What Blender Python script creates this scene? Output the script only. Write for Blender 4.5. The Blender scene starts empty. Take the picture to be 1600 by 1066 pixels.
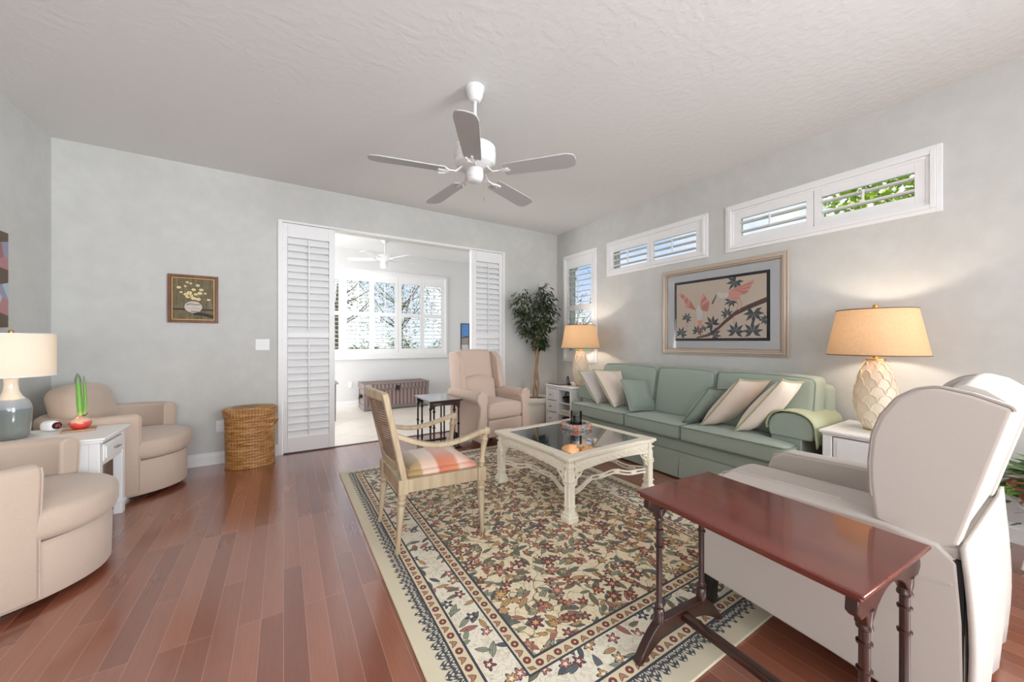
import bpy, bmesh, math, random
from mathutils import Vector, Matrix
random.seed(7)
R = math.radians
PI = math.pi
S = bpy.context.scene
C = S.collection

# ------------------------------------------------------------------ camera, world, lights, exposure
cam = bpy.data.cameras.new('camera')
cam.sensor_width = 36.0
cam.lens = 573.0 / 1600.0 * 36.0
cam.clip_start = 0.02
co = bpy.data.objects.new('camera', cam)
C.objects.link(co)
co.location = (0, 0, 1.19)
co.rotation_euler = (R(90), 0, -math.atan(357 / 573.0))
S.camera = co
S.view_settings.view_transform = 'Standard'
S.view_settings.look = 'None'
S.view_settings.exposure = -0.08
S.view_settings.gamma = 1.0
S.view_settings.use_curve_mapping = False
S.cycles.use_denoising = True
S.cycles.max_bounces = 10
S.cycles.diffuse_bounces = 5
S.cycles.transparent_max_bounces = 24
S.cycles.sample_clamp_indirect = 8.0
S.cycles.caustics_reflective = False
S.cycles.caustics_refractive = False

world = bpy.data.worlds.new('World')
S.world = world
world.use_nodes = True
wt = world.node_tree
wt.nodes.clear()
_o = wt.nodes.new('ShaderNodeOutputWorld')
_b = wt.nodes.new('ShaderNodeBackground')
_tc = wt.nodes.new('ShaderNodeTexCoord')
_nz = wt.nodes.new('ShaderNodeTexNoise')
_nz.inputs['Scale'].default_value = 2.6
_nz.inputs['Detail'].default_value = 6
_rp = wt.nodes.new('ShaderNodeValToRGB')
_rp.color_ramp.elements[0].position = 0.42
_rp.color_ramp.elements[0].color = (0.12, 0.38, 0.92, 1)
_rp.color_ramp.elements[1].position = 0.55
_rp.color_ramp.elements[1].color = (1.0, 1.0, 1.0, 1)
wt.links.new(_tc.outputs['Generated'], _nz.inputs['Vector'])
wt.links.new(_nz.outputs['Fac'], _rp.inputs['Fac'])
_sp = wt.nodes.new('ShaderNodeSeparateXYZ')
wt.links.new(_tc.outputs['Generated'], _sp.inputs[0])
_mr = wt.nodes.new('ShaderNodeMapRange')
_mr.inputs['From Min'].default_value = 0.02
_mr.inputs['From Max'].default_value = 0.34
_mr.inputs['To Min'].default_value = 0.85
_mr.inputs['To Max'].default_value = 0.0
wt.links.new(_sp.outputs[2], _mr.inputs['Value'])
_mx = wt.nodes.new('ShaderNodeMix')
_mx.data_type = 'RGBA'
wt.links.new(_mr.outputs[0], _mx.inputs['Factor'])
wt.links.new(_rp.outputs['Color'], _mx.inputs[6])
_mx.inputs[7].default_value = (0.92, 0.96, 1.0, 1)
wt.links.new(_mx.outputs[2], _b.inputs['Color'])
wt.links.new(_b.outputs['Background'], _o.inputs['Surface'])
_b.inputs['Strength'].default_value = 1.25


def light(name, kind, loc, rot, energy, color=(1, 1, 1), **kw):
    l = bpy.data.lights.new(name, kind)
    l.energy = energy
    l.color = color
    for k, v in kw.items():
        setattr(l, k, v)
    o = bpy.data.objects.new(name, l)
    C.objects.link(o)
    o.location = loc
    o.rotation_euler = rot
    return o


light('sun', 'SUN', (0, 0, 12), (R(25), R(-28), 0), 3.0, (1, 0.97, 0.9), angle=0.02)
# fill lights added out of view behind the camera to brighten ceiling and walls
light('rear_fill', 'AREA', (0.2, -3.7, 1.7), (R(122), 0, 0), 185, (0.91, 0.965, 1), shape='RECTANGLE', size=3.4, size_y=2.0)
light('rear_side_fill', 'AREA', (-1.3, -1.9, 0.9), (0, R(-128), 0), 82, (0.91, 0.965, 1), shape='RECTANGLE', size=1.4, size_y=3.0)
rr_l = light('rear_right_fill', 'AREA', (3.35, -2.6, 1.4), Vector((-5.0, 6.8, 0.5)).to_track_quat('-Z', 'Y').to_euler(), 140, (0.91, 0.965, 1), shape='RECTANGLE', size=2.4, size_y=1.8)
rr_l.data.spread = R(95)
light('sunroom_fill', 'AREA', (-2.9, 5.9, 1.2), (0, R(-100), 0), 190, (0.97, 0.985, 1), shape='RECTANGLE', size=2.0, size_y=2.1)  # fill added to brighten the sunroom from its unseen left end


# ------------------------------------------------------------------ materials
def lin(c):
    c = c / 255.0
    return c / 12.92 if c <= 0.04045 else ((c + 0.055) / 1.055) ** 2.4


def rgb(r, g, b):
    return (lin(r), lin(g), lin(b), 1.0)


class NT:
    def __init__(s, name):
        s.mat = bpy.data.materials.new(name)
        s.mat.use_nodes = True
        s.t = s.mat.node_tree
        s.bsdf = s.t.nodes['Principled BSDF']
        s.out = s.t.nodes['Material Output']
        s._tc = None

    def n(s, typ, **props):
        nd = s.t.nodes.new(typ)
        for k, v in props.items():
            setattr(nd, k, v)
        return nd

    def link(s, a, b):
        s.t.links.new(a, b)

    def put(s, sock, v):
        if hasattr(v, 'is_output'):
            s.link(v, sock)
        else:
            sock.default_value = v

    def coord(s, which='Object'):
        if s._tc is None:
            s._tc = s.n('ShaderNodeTexCoord')
        return s._tc.outputs[which]

    def mapped(s, scale=(1, 1, 1), rot=(0, 0, 0), loc=(0, 0, 0), which='Object'):
        m = s.n('ShaderNodeMapping')
        s.link(s.coord(which), m.inputs['Vector'])
        m.inputs['Scale'].default_value = scale
        m.inputs['Rotation'].default_value = rot
        m.inputs['Location'].default_value = loc
        return m.outputs['Vector']

    def m(s, op, a, b=None, c=None, clamp=False):
        nd = s.n('ShaderNodeMath', operation=op, use_clamp=clamp)
        s.put(nd.inputs[0], a)
        if b is not None:
            s.put(nd.inputs[1], b)
        if c is not None:
            s.put(nd.inputs[2], c)
        return nd.outputs[0]

    def mix(s, f, a, b, blend='MIX'):
        nd = s.n('ShaderNodeMix', data_type='RGBA', blend_type=blend)
        s.put(nd.inputs['Factor'], f)
        s.put(nd.inputs['A'] if False else nd.inputs[6], a)
        s.put(nd.inputs[7], b)
        return nd.outputs[2]

    def noise(s, vec, scale, detail=3, rough=0.5):
        nd = s.n('ShaderNodeTexNoise')
        s.link(vec, nd.inputs['Vector'])
        nd.inputs['Scale'].default_value = scale
        nd.inputs['Detail'].default_value = detail
        nd.inputs['Roughness'].default_value = rough
        return nd.outputs['Fac']

    def ramp(s, f, stops, interp='LINEAR'):
        nd = s.n('ShaderNodeValToRGB')
        cr = nd.color_ramp
        cr.interpolation = interp
        while len(cr.elements) < len(stops):
            cr.elements.new(0.5)
        for e, (p, c) in zip(cr.elements, stops):
            e.position = p
            e.color = c
        s.put(nd.inputs['Fac'], f)
        return nd.outputs['Color']

    def bump(s, h, strength=0.2, dist=0.01):
        nd = s.n('ShaderNodeBump')
        nd.inputs['Strength'].default_value = strength
        nd.inputs['Distance'].default_value = dist
        s.link(h, nd.inputs['Height'])
        s.link(nd.outputs['Normal'], s.bsdf.inputs['Normal'])

    def set(s, **kw):
        for k, v in kw.items():
            s.put(s.bsdf.inputs[k.replace('_', ' ')], v)
        return s.mat


def plain(name, col, rough=0.5, metal=0.0, var=0.06, nscale=8.0, bump=0.0, bscale=60.0, coat=0.0, stretch=(1, 1, 1)):
    q = NT(name)
    v = q.mapped(scale=stretch)
    f = q.noise(v, nscale)
    c1 = tuple(x * (1 - var) for x in col[:3]) + (1,)
    c2 = tuple(min(1, x * (1 + var)) for x in col[:3]) + (1,)
    q.set(Base_Color=q.mix(f, c1, c2), Roughness=rough, Metallic=metal)
    if coat:
        q.set(Coat_Weight=coat, Coat_Roughness=0.1)
    if bump:
        q.bump(q.noise(v, bscale), bump, 0.004)
    return q.mat


def fabric(name, col, var=0.10, weave=450.0, bump=0.25, sheen=0.25):
    q = NT(name)
    v = q.coord()
    f = q.noise(v, 60, 4, 0.7)
    g = q.noise(q.mapped(scale=(1, 1, 3)), weave * 0.25, 2)
    c1 = tuple(x * (1 - var) for x in col[:3]) + (1,)
    c2 = tuple(min(1, x * (1 + var)) for x in col[:3]) + (1,)
    q.set(Base_Color=q.mix(q.m('MULTIPLY_ADD', g, 0.5, q.m('MULTIPLY', f, 0.5)), c1, c2), Roughness=0.9, Sheen_Weight=sheen)
    q.bump(g, bump, 0.002)
    return q.mat


def wood(name, col, dark, rough=0.3, coat=0.3, axis='y', scale=1.0):
    q = NT(name)
    st = {'x': (1.2, 14, 14), 'y': (14, 1.2, 14), 'z': (14, 14, 1.2)}[axis]
    v = q.mapped(scale=tuple(a * scale for a in st))
    f = q.noise(v, 2.2, 6, 0.65)
    q.set(Base_Color=q.ramp(f, [(0.3, dark), (0.62, col)]), Roughness=rough, Coat_Weight=coat, Coat_Roughness=0.08)
    return q.mat


M = {}
# walls: sponged pale grey plaster
q = NT('wall_paint')
v = q.coord()
f = q.noise(v, 2.2, 5, 0.62)
f2 = q.noise(v, 9, 4, 0.6)
fm = q.m('MULTIPLY_ADD', f2, 0.4, q.m('MULTIPLY', f, 0.6))
q.set(Base_Color=q.ramp(fm, [(0.34, rgb(194, 194, 191)), (0.50, rgb(199, 199, 196)), (0.66, rgb(205, 205, 203))]), Roughness=0.75)
q.bump(q.noise(v, 45, 3), 0.08, 0.004)
M['wall'] = q.mat
q = NT('ceiling_paint')
v = q.coord()
q.set(Base_Color=rgb(226, 226, 226), Roughness=0.85)
q.bump(q.ramp(q.noise(v, 20, 3), [(0.45, (0, 0, 0, 1)), (0.6, (1, 1, 1, 1))]), 0.16, 0.006)
M['ceiling'] = q.mat
M['sun_wall'] = plain('sunroom_wall_paint', rgb(222, 222, 222), 0.8, var=0.02)
M['white'] = plain('white_trim_paint', rgb(236, 236, 237), 0.35, var=0.015)
M['white_furn'] = plain('white_furniture_paint', rgb(236, 236, 236), 0.4, var=0.015)
M['fanwhite'] = plain('fan_white_enamel', rgb(222, 222, 222), 0.35, var=0.02)
M['blade'] = plain('fan_blade_laminate', rgb(178, 178, 178), 0.36, var=0.02)

# floor planks along Y
q = NT('cherry_plank_floor')
tc = q.coord()
mp = q.n('ShaderNodeMapping')
q.link(tc, mp.inputs['Vector'])
mp.inputs['Rotation'].default_value = (0, 0, R(90))
br = q.n('ShaderNodeTexBrick')
q.link(mp.outputs['Vector'], br.inputs['Vector'])
br.inputs['Scale'].default_value = 1.0
br.inputs['Brick Width'].default_value = 0.95
br.inputs['Row Height'].default_value = 0.0815
br.inputs['Mortar Size'].default_value = 0.0012
br.inputs['Mortar Smooth'].default_value = 0.2
br.inputs['Bias'].default_value = 0.0
br.offset = 0.37
br.offset_frequency = 3
br.inputs['Color1'].default_value = (0, 0, 0, 1)
br.inputs['Color2'].default_value = (1, 1, 1, 1)
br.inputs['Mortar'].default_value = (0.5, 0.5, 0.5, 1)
tint = q.ramp(br.outputs['Color'], [(0.0, rgb(128, 71, 53)), (0.3, rgb(144, 84, 63)), (0.7, rgb(151, 91, 69)), (1.0, rgb(164, 104, 81))])
gr = q.noise(q.mapped(scale=(60, 3.0, 1)), 2.0, 5, 0.6)
grc = q.ramp(gr, [(0.3, (0.90, 0.88, 0.87, 1)), (0.65, (1.02, 1.02, 1.02, 1))])
base = q.mix(1.0, tint, grc, 'MULTIPLY')
base = q.mix(br.outputs['Fac'], base, rgb(180, 126, 108))  # seams coloured lighter, standing in for light glinting off the plank bevels
q.set(Base_Color=base, Roughness=0.27, Specular_IOR_Level=0.7, Coat_Weight=1.0, Coat_Roughness=0.16, Coat_IOR=1.6)
q.bump(q.m('SUBTRACT', 1.0, br.outputs['Fac']), 0.25, 0.0015)
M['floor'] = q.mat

# sunroom tile
q = NT('beige_floor_tile')
mp = q.mapped(rot=(0, 0, R(45)))
br = q.n('ShaderNodeTexBrick')
q.link(mp, br.inputs['Vector'])
br.offset = 0.0
br.inputs['Scale'].default_value = 1.0
br.inputs['Brick Width'].default_value = 0.45
br.inputs['Row Height'].default_value = 0.45
br.inputs['Mortar Size'].default_value = 0.004
br.inputs['Color1'].default_value = rgb(222, 212, 200)
br.inputs['Color2'].default_value = rgb(230, 222, 211)
br.inputs['Mortar'].default_value = rgb(178, 166, 152)
tn = q.noise(q.coord(), 7, 5)
q.set(Base_Color=q.mix(0.5, br.outputs['Color'], q.mix(tn, rgb(205, 192, 178), rgb(242, 236, 228)), 'MULTIPLY'), Roughness=0.3)
q.set(Base_Color=q.mix(q.m('MULTIPLY', tn, 0.35), br.outputs['Color'], rgb(240, 234, 226)))
M['tile'] = q.mat

M['tan'] = fabric('tan_chenille', rgb(194, 174, 158), 0.10)
M['wing'] = fabric('beige_pink_upholstery', rgb(204, 181, 166), 0.06)
M['recl'] = fabric('off_white_linen', rgb(190, 181, 173), 0.04, bump=0.15)
M['sofa'] = fabric('sage_green_twill', rgb(152, 164, 152), 0.05)
M['sofa_pipe'] = fabric('dark_sage_piping', rgb(112, 128, 112), 0.05)
M['cover'] = fabric('yellow_sage_cotton', rgb(166, 172, 140), 0.05)
M['cream'] = fabric('cream_pillow_cotton', rgb(228, 212, 198), 0.04)
M['cream2'] = fabric('cream_grey_pillow_cotton', rgb(214, 208, 204), 0.04)
M['pil_pipe'] = fabric('olive_piping', rgb(166, 168, 134), 0.05)
M['pilgreen'] = fabric('sage_pillow_cotton', rgb(147, 160, 148), 0.05)
M['pipe_grey'] = fabric('taupe_piping', rgb(160, 150, 142), 0.05)
M['black'] = plain('black_paint', rgb(26, 22, 20), 0.35)
M['darkgap'] = plain('slit_shade_dark', rgb(30, 26, 24), 0.9)
M['cream_paint'] = plain('cream_painted_wood', rgb(238, 230, 212), 0.38, var=0.04, nscale=20)
M['antique'] = wood('antique_painted_wood', rgb(192, 174, 146), rgb(164, 142, 112), 0.45, 0.1, 'z', 0.6)
M['mahog'] = wood('mahogany_top', rgb(112, 46, 34), rgb(74, 26, 19), 0.16, 0.6, 'y', 0.5)
M['mahog_d'] = wood('mahogany_leg', rgb(62, 30, 22), rgb(36, 16, 12), 0.28, 0.35, 'z', 0.8)
M['ebony'] = wood('ebonised_wood', rgb(40, 24, 22), rgb(20, 13, 12), 0.2, 0.5, 'z')
M['nest_top'] = wood('dark_nest_top', rgb(70, 34, 30), rgb(40, 20, 18), 0.12, 0.7, 'y')
M['brass'] = plain('brass', rgb(190, 150, 90), 0.35, 0.9)
M['pewter'] = plain('pewter', rgb(168, 166, 160), 0.35, 0.7)
M['terra'] = plain('terracotta', rgb(166, 98, 72), 0.8, var=0.12, bump=0.2)
M['potcream'] = plain('cream_resin_pot', rgb(222, 216, 202), 0.55, var=0.04)
M['soil'] = plain('potting_soil', rgb(60, 44, 34), 0.95, var=0.3, nscale=60)
M['bark'] = plain('ficus_bark', rgb(150, 126, 98), 0.85, var=0.2, nscale=30, bump=0.3, stretch=(1, 1, 0.2))
M['iron'] = plain('white_wrought_iron', rgb(222, 218, 206), 0.5, var=0.06)


def leafmat(name, a, b, rough=0.35):
    q = NT(name)
    oi = q.n('ShaderNodeNewGeometry')
    q.set(Base_Color=q.mix(oi.outputs['Random Per Island'], a, b), Roughness=rough)
    return q.mat


M['ficus'] = leafmat('ficus_leaf', rgb(20, 26, 22), rgb(72, 92, 58))
M['ivy'] = leafmat('ivy_leaf', rgb(30, 56, 24), rgb(110, 160, 60))
M['tree_lime'] = leafmat('lime_tree_leaf', rgb(130, 170, 30), rgb(215, 230, 90), 0.6)
M['tree_mid'] = leafmat('tree_leaf', rgb(128, 144, 104), rgb(198, 206, 160), 0.7)
M['lawn'] = plain('lawn_grass', rgb(112, 138, 66), 0.95, var=0.3, nscale=3)
M['trunkwood'] = plain('tree_bark', rgb(120, 106, 92), 0.9, var=0.25, nscale=12)

# glass
q = NT('window_glass')
tr = q.n('ShaderNodeBsdfTransparent')
gl = q.n('ShaderNodeBsdfGlossy')
gl.inputs['Roughness'].default_value = 0.02
fr = q.n('ShaderNodeFresnel')
fr.inputs['IOR'].default_value = 1.25
mx = q.n('ShaderNodeMixShader')
q.link(fr.outputs[0], mx.inputs[0])
q.link(tr.outputs[0], mx.inputs[1])
q.link(gl.outputs[0], mx.inputs[2])
q.link(mx.outputs[0], q.out.inputs['Surface'])
M['glass'] = q.mat
q = NT('smoked_table_glass')
q.set(Base_Color=q.mix(q.noise(q.coord(), 5), rgb(52, 58, 62), rgb(60, 66, 70)), Roughness=0.03, Specular_IOR_Level=1.0, Coat_Weight=1.0, Coat_Roughness=0.02, IOR=1.9)
M['table_glass'] = q.mat
q = NT('clear_jar_glass')
tr = q.n('ShaderNodeBsdfTransparent')
gl = q.n('ShaderNodeBsdfGlossy')
gl.inputs['Roughness'].default_value = 0.03
tr.inputs['Color'].default_value = (0.86, 0.88, 0.88, 1)
fr = q.n('ShaderNodeFresnel')
fr.inputs['IOR'].default_value = 1.45
mx = q.n('ShaderNodeMixShader')
q.link(fr.outputs[0], mx.inputs[0])
q.link(tr.outputs[0], mx.inputs[1])
q.link(gl.outputs[0], mx.inputs[2])
q.link(mx.outputs[0], q.out.inputs['Surface'])
M['jar'] = q.mat


def shade_mat(name, col, weave=True, trans=0.12):
    q = NT(name)
    v = q.coord()
    f = q.noise(q.mapped(scale=(1, 1, 0.25)), 130, 3)
    g = q.noise(q.mapped(scale=(0.2, 0.2, 1.6)), 130, 3)
    w = q.m('MULTIPLY', q.m('ADD', f, g), 0.5)
    k = 0.22 if weave else 0.05
    c = q.mix(w, tuple(x * (1 - k) for x in col[:3]) + (1,), tuple(min(1, x * (1 + k)) for x in col[:3]) + (1,))
    df = q.n('ShaderNodeBsdfDiffuse')
    tl = q.n('ShaderNodeBsdfTranslucent')
    q.link(c, df.inputs['Color'])
    q.link(c, tl.inputs['Color'])
    mx = q.n('ShaderNodeMixShader')
    mx.inputs[0].default_value = trans
    q.link(df.outputs[0], mx.inputs[1])
    q.link(tl.outputs[0], mx.inputs[2])
    q.link(mx.outputs[0], q.out.inputs['Surface'])
    return q.mat


M['shade_linen'] = shade_mat('linen_lampshade', rgb(214, 178, 140))
M['shade_white'] = shade_mat('white_lampshade', rgb(240, 226, 208), False)
M['lamp_cream'] = plain('cream_glazed_ceramic', rgb(226, 212, 190), 0.4, var=0.05)
q = NT('two_tone_ceramic')
sx = q.n('ShaderNodeSeparateXYZ')
q.link(q.coord(), sx.inputs[0])
zz = q.m('ADD', sx.outputs[2], q.m('MULTIPLY', q.m('SUBTRACT', q.noise(q.coord(), 14), 0.5), 0.02))
q.set(Base_Color=q.ramp(q.m('MULTIPLY', zz, 2.5), [(0.0, rgb(126, 130, 122)), (0.44, rgb(120, 128, 128)), (0.46, rgb(150, 156, 162)), (0.585, rgb(160, 164, 168)), (0.60, rgb(226, 216, 198))]), Roughness=0.12, Coat_Weight=0.6)
M['lamp_grey'] = q.mat

# wicker
q = NT('woven_wicker')
sx = q.n('ShaderNodeSeparateXYZ')
q.link(q.coord(), sx.inputs[0])
ang = q.m('ARCTAN2', sx.outputs[1], sx.outputs[0])
wv = q.m('SINE', q.m('MULTIPLY', ang, 44))
hz = q.m('SINE', q.m('MULTIPLY_ADD', sx.outputs[2], 230, q.m('MULTIPLY', wv, 1.5)))
f = q.noise(q.mapped(scale=(5, 5, 30)), 1.8, 5, 0.7)
c = q.ramp(f, [(0.3, rgb(132, 82, 36)), (0.5, rgb(198, 142, 78)), (0.66, rgb(232, 190, 132))])
hh = q.m('MULTIPLY_ADD', hz, 0.35, q.m('MULTIPLY', wv, 0.3))
q.set(Base_Color=q.mix(q.m('MULTIPLY_ADD', hh, 0.45, 0.75, clamp=True), rgb(104, 62, 28), c), Roughness=0.38)
q.bump(hh, 0.7, 0.006)
M['wicker'] = q.mat
q = NT('rattan_trunk_weave')
sx = q.n('ShaderNodeSeparateXYZ')
q.link(q.coord(), sx.inputs[0])
a = q.m('SINE', q.m('MULTIPLY', q.m('ADD', sx.outputs[0], sx.outputs[1]), 95))
b = q.m('SINE', q.m('MULTIPLY', sx.outputs[2], 300))
q.set(Base_Color=q.ramp(q.m('MULTIPLY_ADD', a, 0.35, q.m('MULTIPLY_ADD', b, 0.12, 0.5)), [(0.1, rgb(104, 84, 82)), (0.6, rgb(150, 126, 122)), (0.95, rgb(172, 152, 148))]), Roughness=0.7)
q.bump(a, 0.4, 0.006)
M['rattan'] = q.mat
M['trunk_frame'] = plain('grey_wicker_edge', rgb(128, 124, 122), 0.7, var=0.2, nscale=60)

# cane
q = NT('woven_cane')
vv = q.coord()
sx = q.n('ShaderNodeSeparateXYZ')
q.link(vv, sx.inputs[0])
a = q.m('SINE', q.m('MULTIPLY', sx.outputs[1], 420))
b = q.m('SINE', q.m('MULTIPLY', sx.outputs[2], 420))
mk = q.m('GREATER_THAN', q.m('MAXIMUM', a, b), -0.45)
tr = q.n('ShaderNodeBsdfTransparent')
mx = q.n('ShaderNodeMixShader')
q.set(Base_Color=q.mix(q.noise(vv, 40), rgb(124, 102, 86), rgb(150, 128, 108)), Roughness=0.6)
q.link(mk, mx.inputs[0])
q.link(tr.outputs[0], mx.inputs[1])
q.link(q.bsdf.outputs[0], mx.inputs[2])
q.link(mx.outputs[0], q.out.inputs['Surface'])
M['cane'] = q.mat

# plaid seat
q = NT('plaid_silk')
sx = q.n('ShaderNodeSeparateXYZ')
q.link(q.coord(), sx.inputs[0])
cx = q.ramp(q.m('MULTIPLY_ADD', sx.outputs[0], 1.9, 0.5), [
    (0.0, rgb(206, 120, 80)), (0.10, rgb(160, 136, 80)), (0.27, rgb(176, 156, 100)), (0.30, rgb(232, 212, 196)),
    (0.45, rgb(236, 214, 200)), (0.48, rgb(214, 124, 88)), (0.68, rgb(226, 150, 112)), (0.72, rgb(238, 222, 212)), (0.86, rgb(230, 170, 150))], 'LINEAR')
cy = q.ramp(q.m('MULTIPLY_ADD', sx.outputs[1], 1.9, 0.5), [
    (0.0, (0.78, 0.66, 0.6, 1)), (0.22, (1.0, 0.86, 0.78, 1)), (0.42, (1, 0.98, 0.92, 1)), (0.55, (0.86, 0.84, 0.74, 1)), (0.68, (1, 0.86, 0.88, 1)), (0.85, (1, 1, 1, 1))], 'LINEAR')
lift = q.m('MULTIPLY_ADD', sx.outputs[1], 1.4, 0.30, clamp=True)
q.set(Base_Color=q.mix(lift, q.mix(1.0, cx, cy, 'MULTIPLY'), rgb(238, 224, 216)), Roughness=0.42, Sheen_Weight=0.3)
M['plaid'] = q.mat


# ------------------------------------------------------------------ mesh builder
class MB:
    def __init__(s):
        s.bm = bmesh.new()
        s.mi = 0

    def face(s, vs):
        try:
            f = s.bm.faces.new(vs)
            f.material_index = s.mi
            return f
        except ValueError:
            return None

    def hexa(s, p):
        v = [s.bm.verts.new(x) for x in p]
        for i in ((3, 2, 1, 0), (4, 5, 6, 7), (0, 1, 5, 4), (1, 2, 6, 5), (2, 3, 7, 6), (3, 0, 4, 7)):
            s.face([v[k] for k in i])
        return s

    def box(s, x0, x1, y0, y1, z0, z1):
        return s.hexa([(x0, y0, z0), (x1, y0, z0), (x1, y1, z0), (x0, y1, z0), (x0, y0, z1), (x1, y0, z1), (x1, y1, z1), (x0, y1, z1)])

    def prism(s, poly, a, b, axis='z'):
        def P(u, v, w):
            return {'z': (u, v, w), 'x': (w, u, v), 'y': (u, w, v)}[axis]
        lo = [s.bm.verts.new(P(u, v, a)) for u, v in poly]
        hi = [s.bm.verts.new(P(u, v, b)) for u, v in poly]
        n = len(poly)
        s.face(lo[::-1])
        s.face(hi)
        for i in range(n):
            j = (i + 1) % n
            s.face([lo[i], lo[j], hi[j], hi[i]])
        return s

    def rings(s, rs, closed=True, cap=True):
        """rs: list of rings (lists of points); a ring of one point is a pole"""
        vr = [[s.bm.verts.new(p) for p in r] for r in rs]
        for A, B in zip(vr[:-1], vr[1:]):
            n = max(len(A), len(B))
            m = n if closed else n - 1
            for i in range(m):
                j = (i + 1) % n
                if len(A) == 1 and len(B) > 1:
                    s.face([A[0], B[j], B[i]])
                elif len(B) == 1 and len(A) > 1:
                    s.face([A[i], A[j], B[0]])
                elif len(A) > 1:
                    s.face([A[i], A[j], B[j], B[i]])
        if cap and closed:
            if len(vr[0]) > 2:
                s.face(vr[0][::-1])
            if len(vr[-1]) > 2:
                s.face(vr[-1])
        return s

    def lathe(s, prof, seg=32, c=(0, 0, 0), sx=1, sy=1, cap=True):
        rs = []
        for r, z in prof:
            if r < 1e-6:
                rs.append([(c[0], c[1], c[2] + z)])
            else:
                rs.append([(c[0] + r * sx * math.cos(2 * PI * i / seg), c[1] + r * sy * math.sin(2 * PI * i / seg), c[2] + z) for i in range(seg)])
        return s.rings(rs, True, cap)

    def blob(s, outline, prof, cen):
        """outline: 2-D points; prof: (scale, z)"""
        rs = []
        for k, z in prof:
            if k < 1e-6:
                rs.append([(cen[0], cen[1], z)])
            else:
                rs.append([(cen[0] + (x - cen[0]) * k, cen[1] + (y - cen[1]) * k, z) for x, y in outline])
        return s.rings(rs)

    def tube(s, pts, r, seg=8, closed=False, sq=None, up=None):
        pts = [Vector(p) for p in pts]
        n = len(pts)
        rs = []
        prev = None
        for i in range(n):
            if closed:
                t = pts[(i + 1) % n] - pts[i - 1]
            elif i == 0:
                t = pts[1] - pts[0]
            elif i == n - 1:
                t = pts[-1] - pts[-2]
            else:
                t = (pts[i + 1] - pts[i]).normalized() + (pts[i] - pts[i - 1]).normalized()
            if t.length < 1e-9:
                t = Vector((0, 0, 1))
            t.normalize()
            if prev is None or up is not None:
                u0 = Vector(up) if up is not None else (Vector((0, 0, 1)) if abs(t.z) < 0.9 else Vector((1, 0, 0)))
                a = (u0 - t * u0.dot(t)).normalized()
            else:
                a = (prev - t * prev.dot(t))
                a = a.normalized() if a.length > 1e-6 else prev
            prev = a
            b = t.cross(a)
            rr = r[i] if isinstance(r, (list, tuple)) else r
            if sq:
                w, h = (sq[i] if isinstance(sq[0], (list, tuple)) else sq)
                rs.append([tuple(pts[i] + a * (h * sa) + b * (w * sb)) for sa, sb in ((-.5, -.5), (-.5, .5), (.5, .5), (.5, -.5))])
            else:
                rs.append([tuple(pts[i] + a * (rr * math.cos(2 * PI * k / seg)) + b * (rr * math.sin(2 * PI * k / seg))) for k in range(seg)])
        if closed:
            rs.append(rs[0])
        return s.rings(rs, True, not closed)

    def rbox(s, c, d, r, m=3, fn=None):
        """rounded box: centre c, size d, radius r, fn deforms points relative to the centre"""
        hx, hy, hz = d[0] / 2, d[1] / 2, d[2] / 2
        r = min(r, hx * 0.999, hy * 0.999, hz * 0.999)

        def ax(h):
            L = [-h, -h + r * 0.3, -h + r * 0.65, -h + r]
            core = [(-h + r) + (2 * h - 2 * r) * i / m for i in range(1, m)]
            return L + core + [h - r, h - r * 0.65, h - r * 0.3, h]
        A = [ax(hx), ax(hy), ax(hz)]
        H = (hx, hy, hz)
        cache = {}

        def V(p):
            k = tuple(round(x, 6) for x in p)
            if k in cache:
                return cache[k]
            inner = [max(-(h - r), min(h - r, x)) for x, h in zip(p, H)]
            dv = Vector([x - y for x, y in zip(p, inner)])
            if dv.length > 1e-9:
                dv.normalize()
            pt = [i + r * q_ for i, q_ in zip(inner, dv)]
            if fn:
                pt = fn(*pt)
            v = s.bm.verts.new((pt[0] + c[0], pt[1] + c[1], pt[2] + c[2]))
            cache[k] = v
            return v
        for ax_ in range(3):
            o1, o2 = [(1, 2), (2, 0), (0, 1)][ax_]
            for sgn in (-1, 1):
                for i in range(len(A[o1]) - 1):
                    for j in range(len(A[o2]) - 1):
                        qd = []
                        for di, dj in ((0, 0), (1, 0), (1, 1), (0, 1)):
                            p = [0, 0, 0]
                            p[ax_] = sgn * H[ax_]
                            p[o1] = A[o1][i + di]
                            p[o2] = A[o2][j + dj]
                            qd.append(V(p))
                        if sgn < 0:
                            qd = qd[::-1]
                        if len(set(qd)) >= 3:
                            s.face(list(dict.fromkeys(qd)))
        return s

    def move(s, mat):
        bmesh.ops.transform(s.bm, matrix=mat, verts=s.bm.verts)
        return s

    def build(s, name, mat, parent=None, world=True, bevel=0.0, seg=2, sub=0, ang=38, smooth=True):
        bm = s.bm
        bmesh.ops.recalc_face_normals(bm, faces=bm.faces)
        if world and parent is not None:
            rt = parent
            while rt.parent is not None:
                rt = rt.parent
            bmesh.ops.translate(bm, vec=-Vector(rt.location), verts=bm.verts)
        me = bpy.data.meshes.new(name)
        bm.to_mesh(me)
        bm.free()
        for mm in (mat if isinstance(mat, (list, tuple)) else [mat]):
            me.materials.append(mm)
        if smooth:
            for p in me.polygons:
                p.use_smooth = True
            me.set_sharp_from_angle(angle=R(ang))
        o = bpy.data.objects.new(name, me)
        C.objects.link(o)
        if parent is not None:
            o.parent = parent
        if bevel:
            b = o.modifiers.new('bevel', 'BEVEL')
            b.width = bevel
            b.segments = seg
            b.limit_method = 'ANGLE'
            b.angle_limit = R(40)
        if sub:
            b = o.modifiers.new('sub', 'SUBSURF')
            b.levels = b.render_levels = sub
        return o


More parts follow.
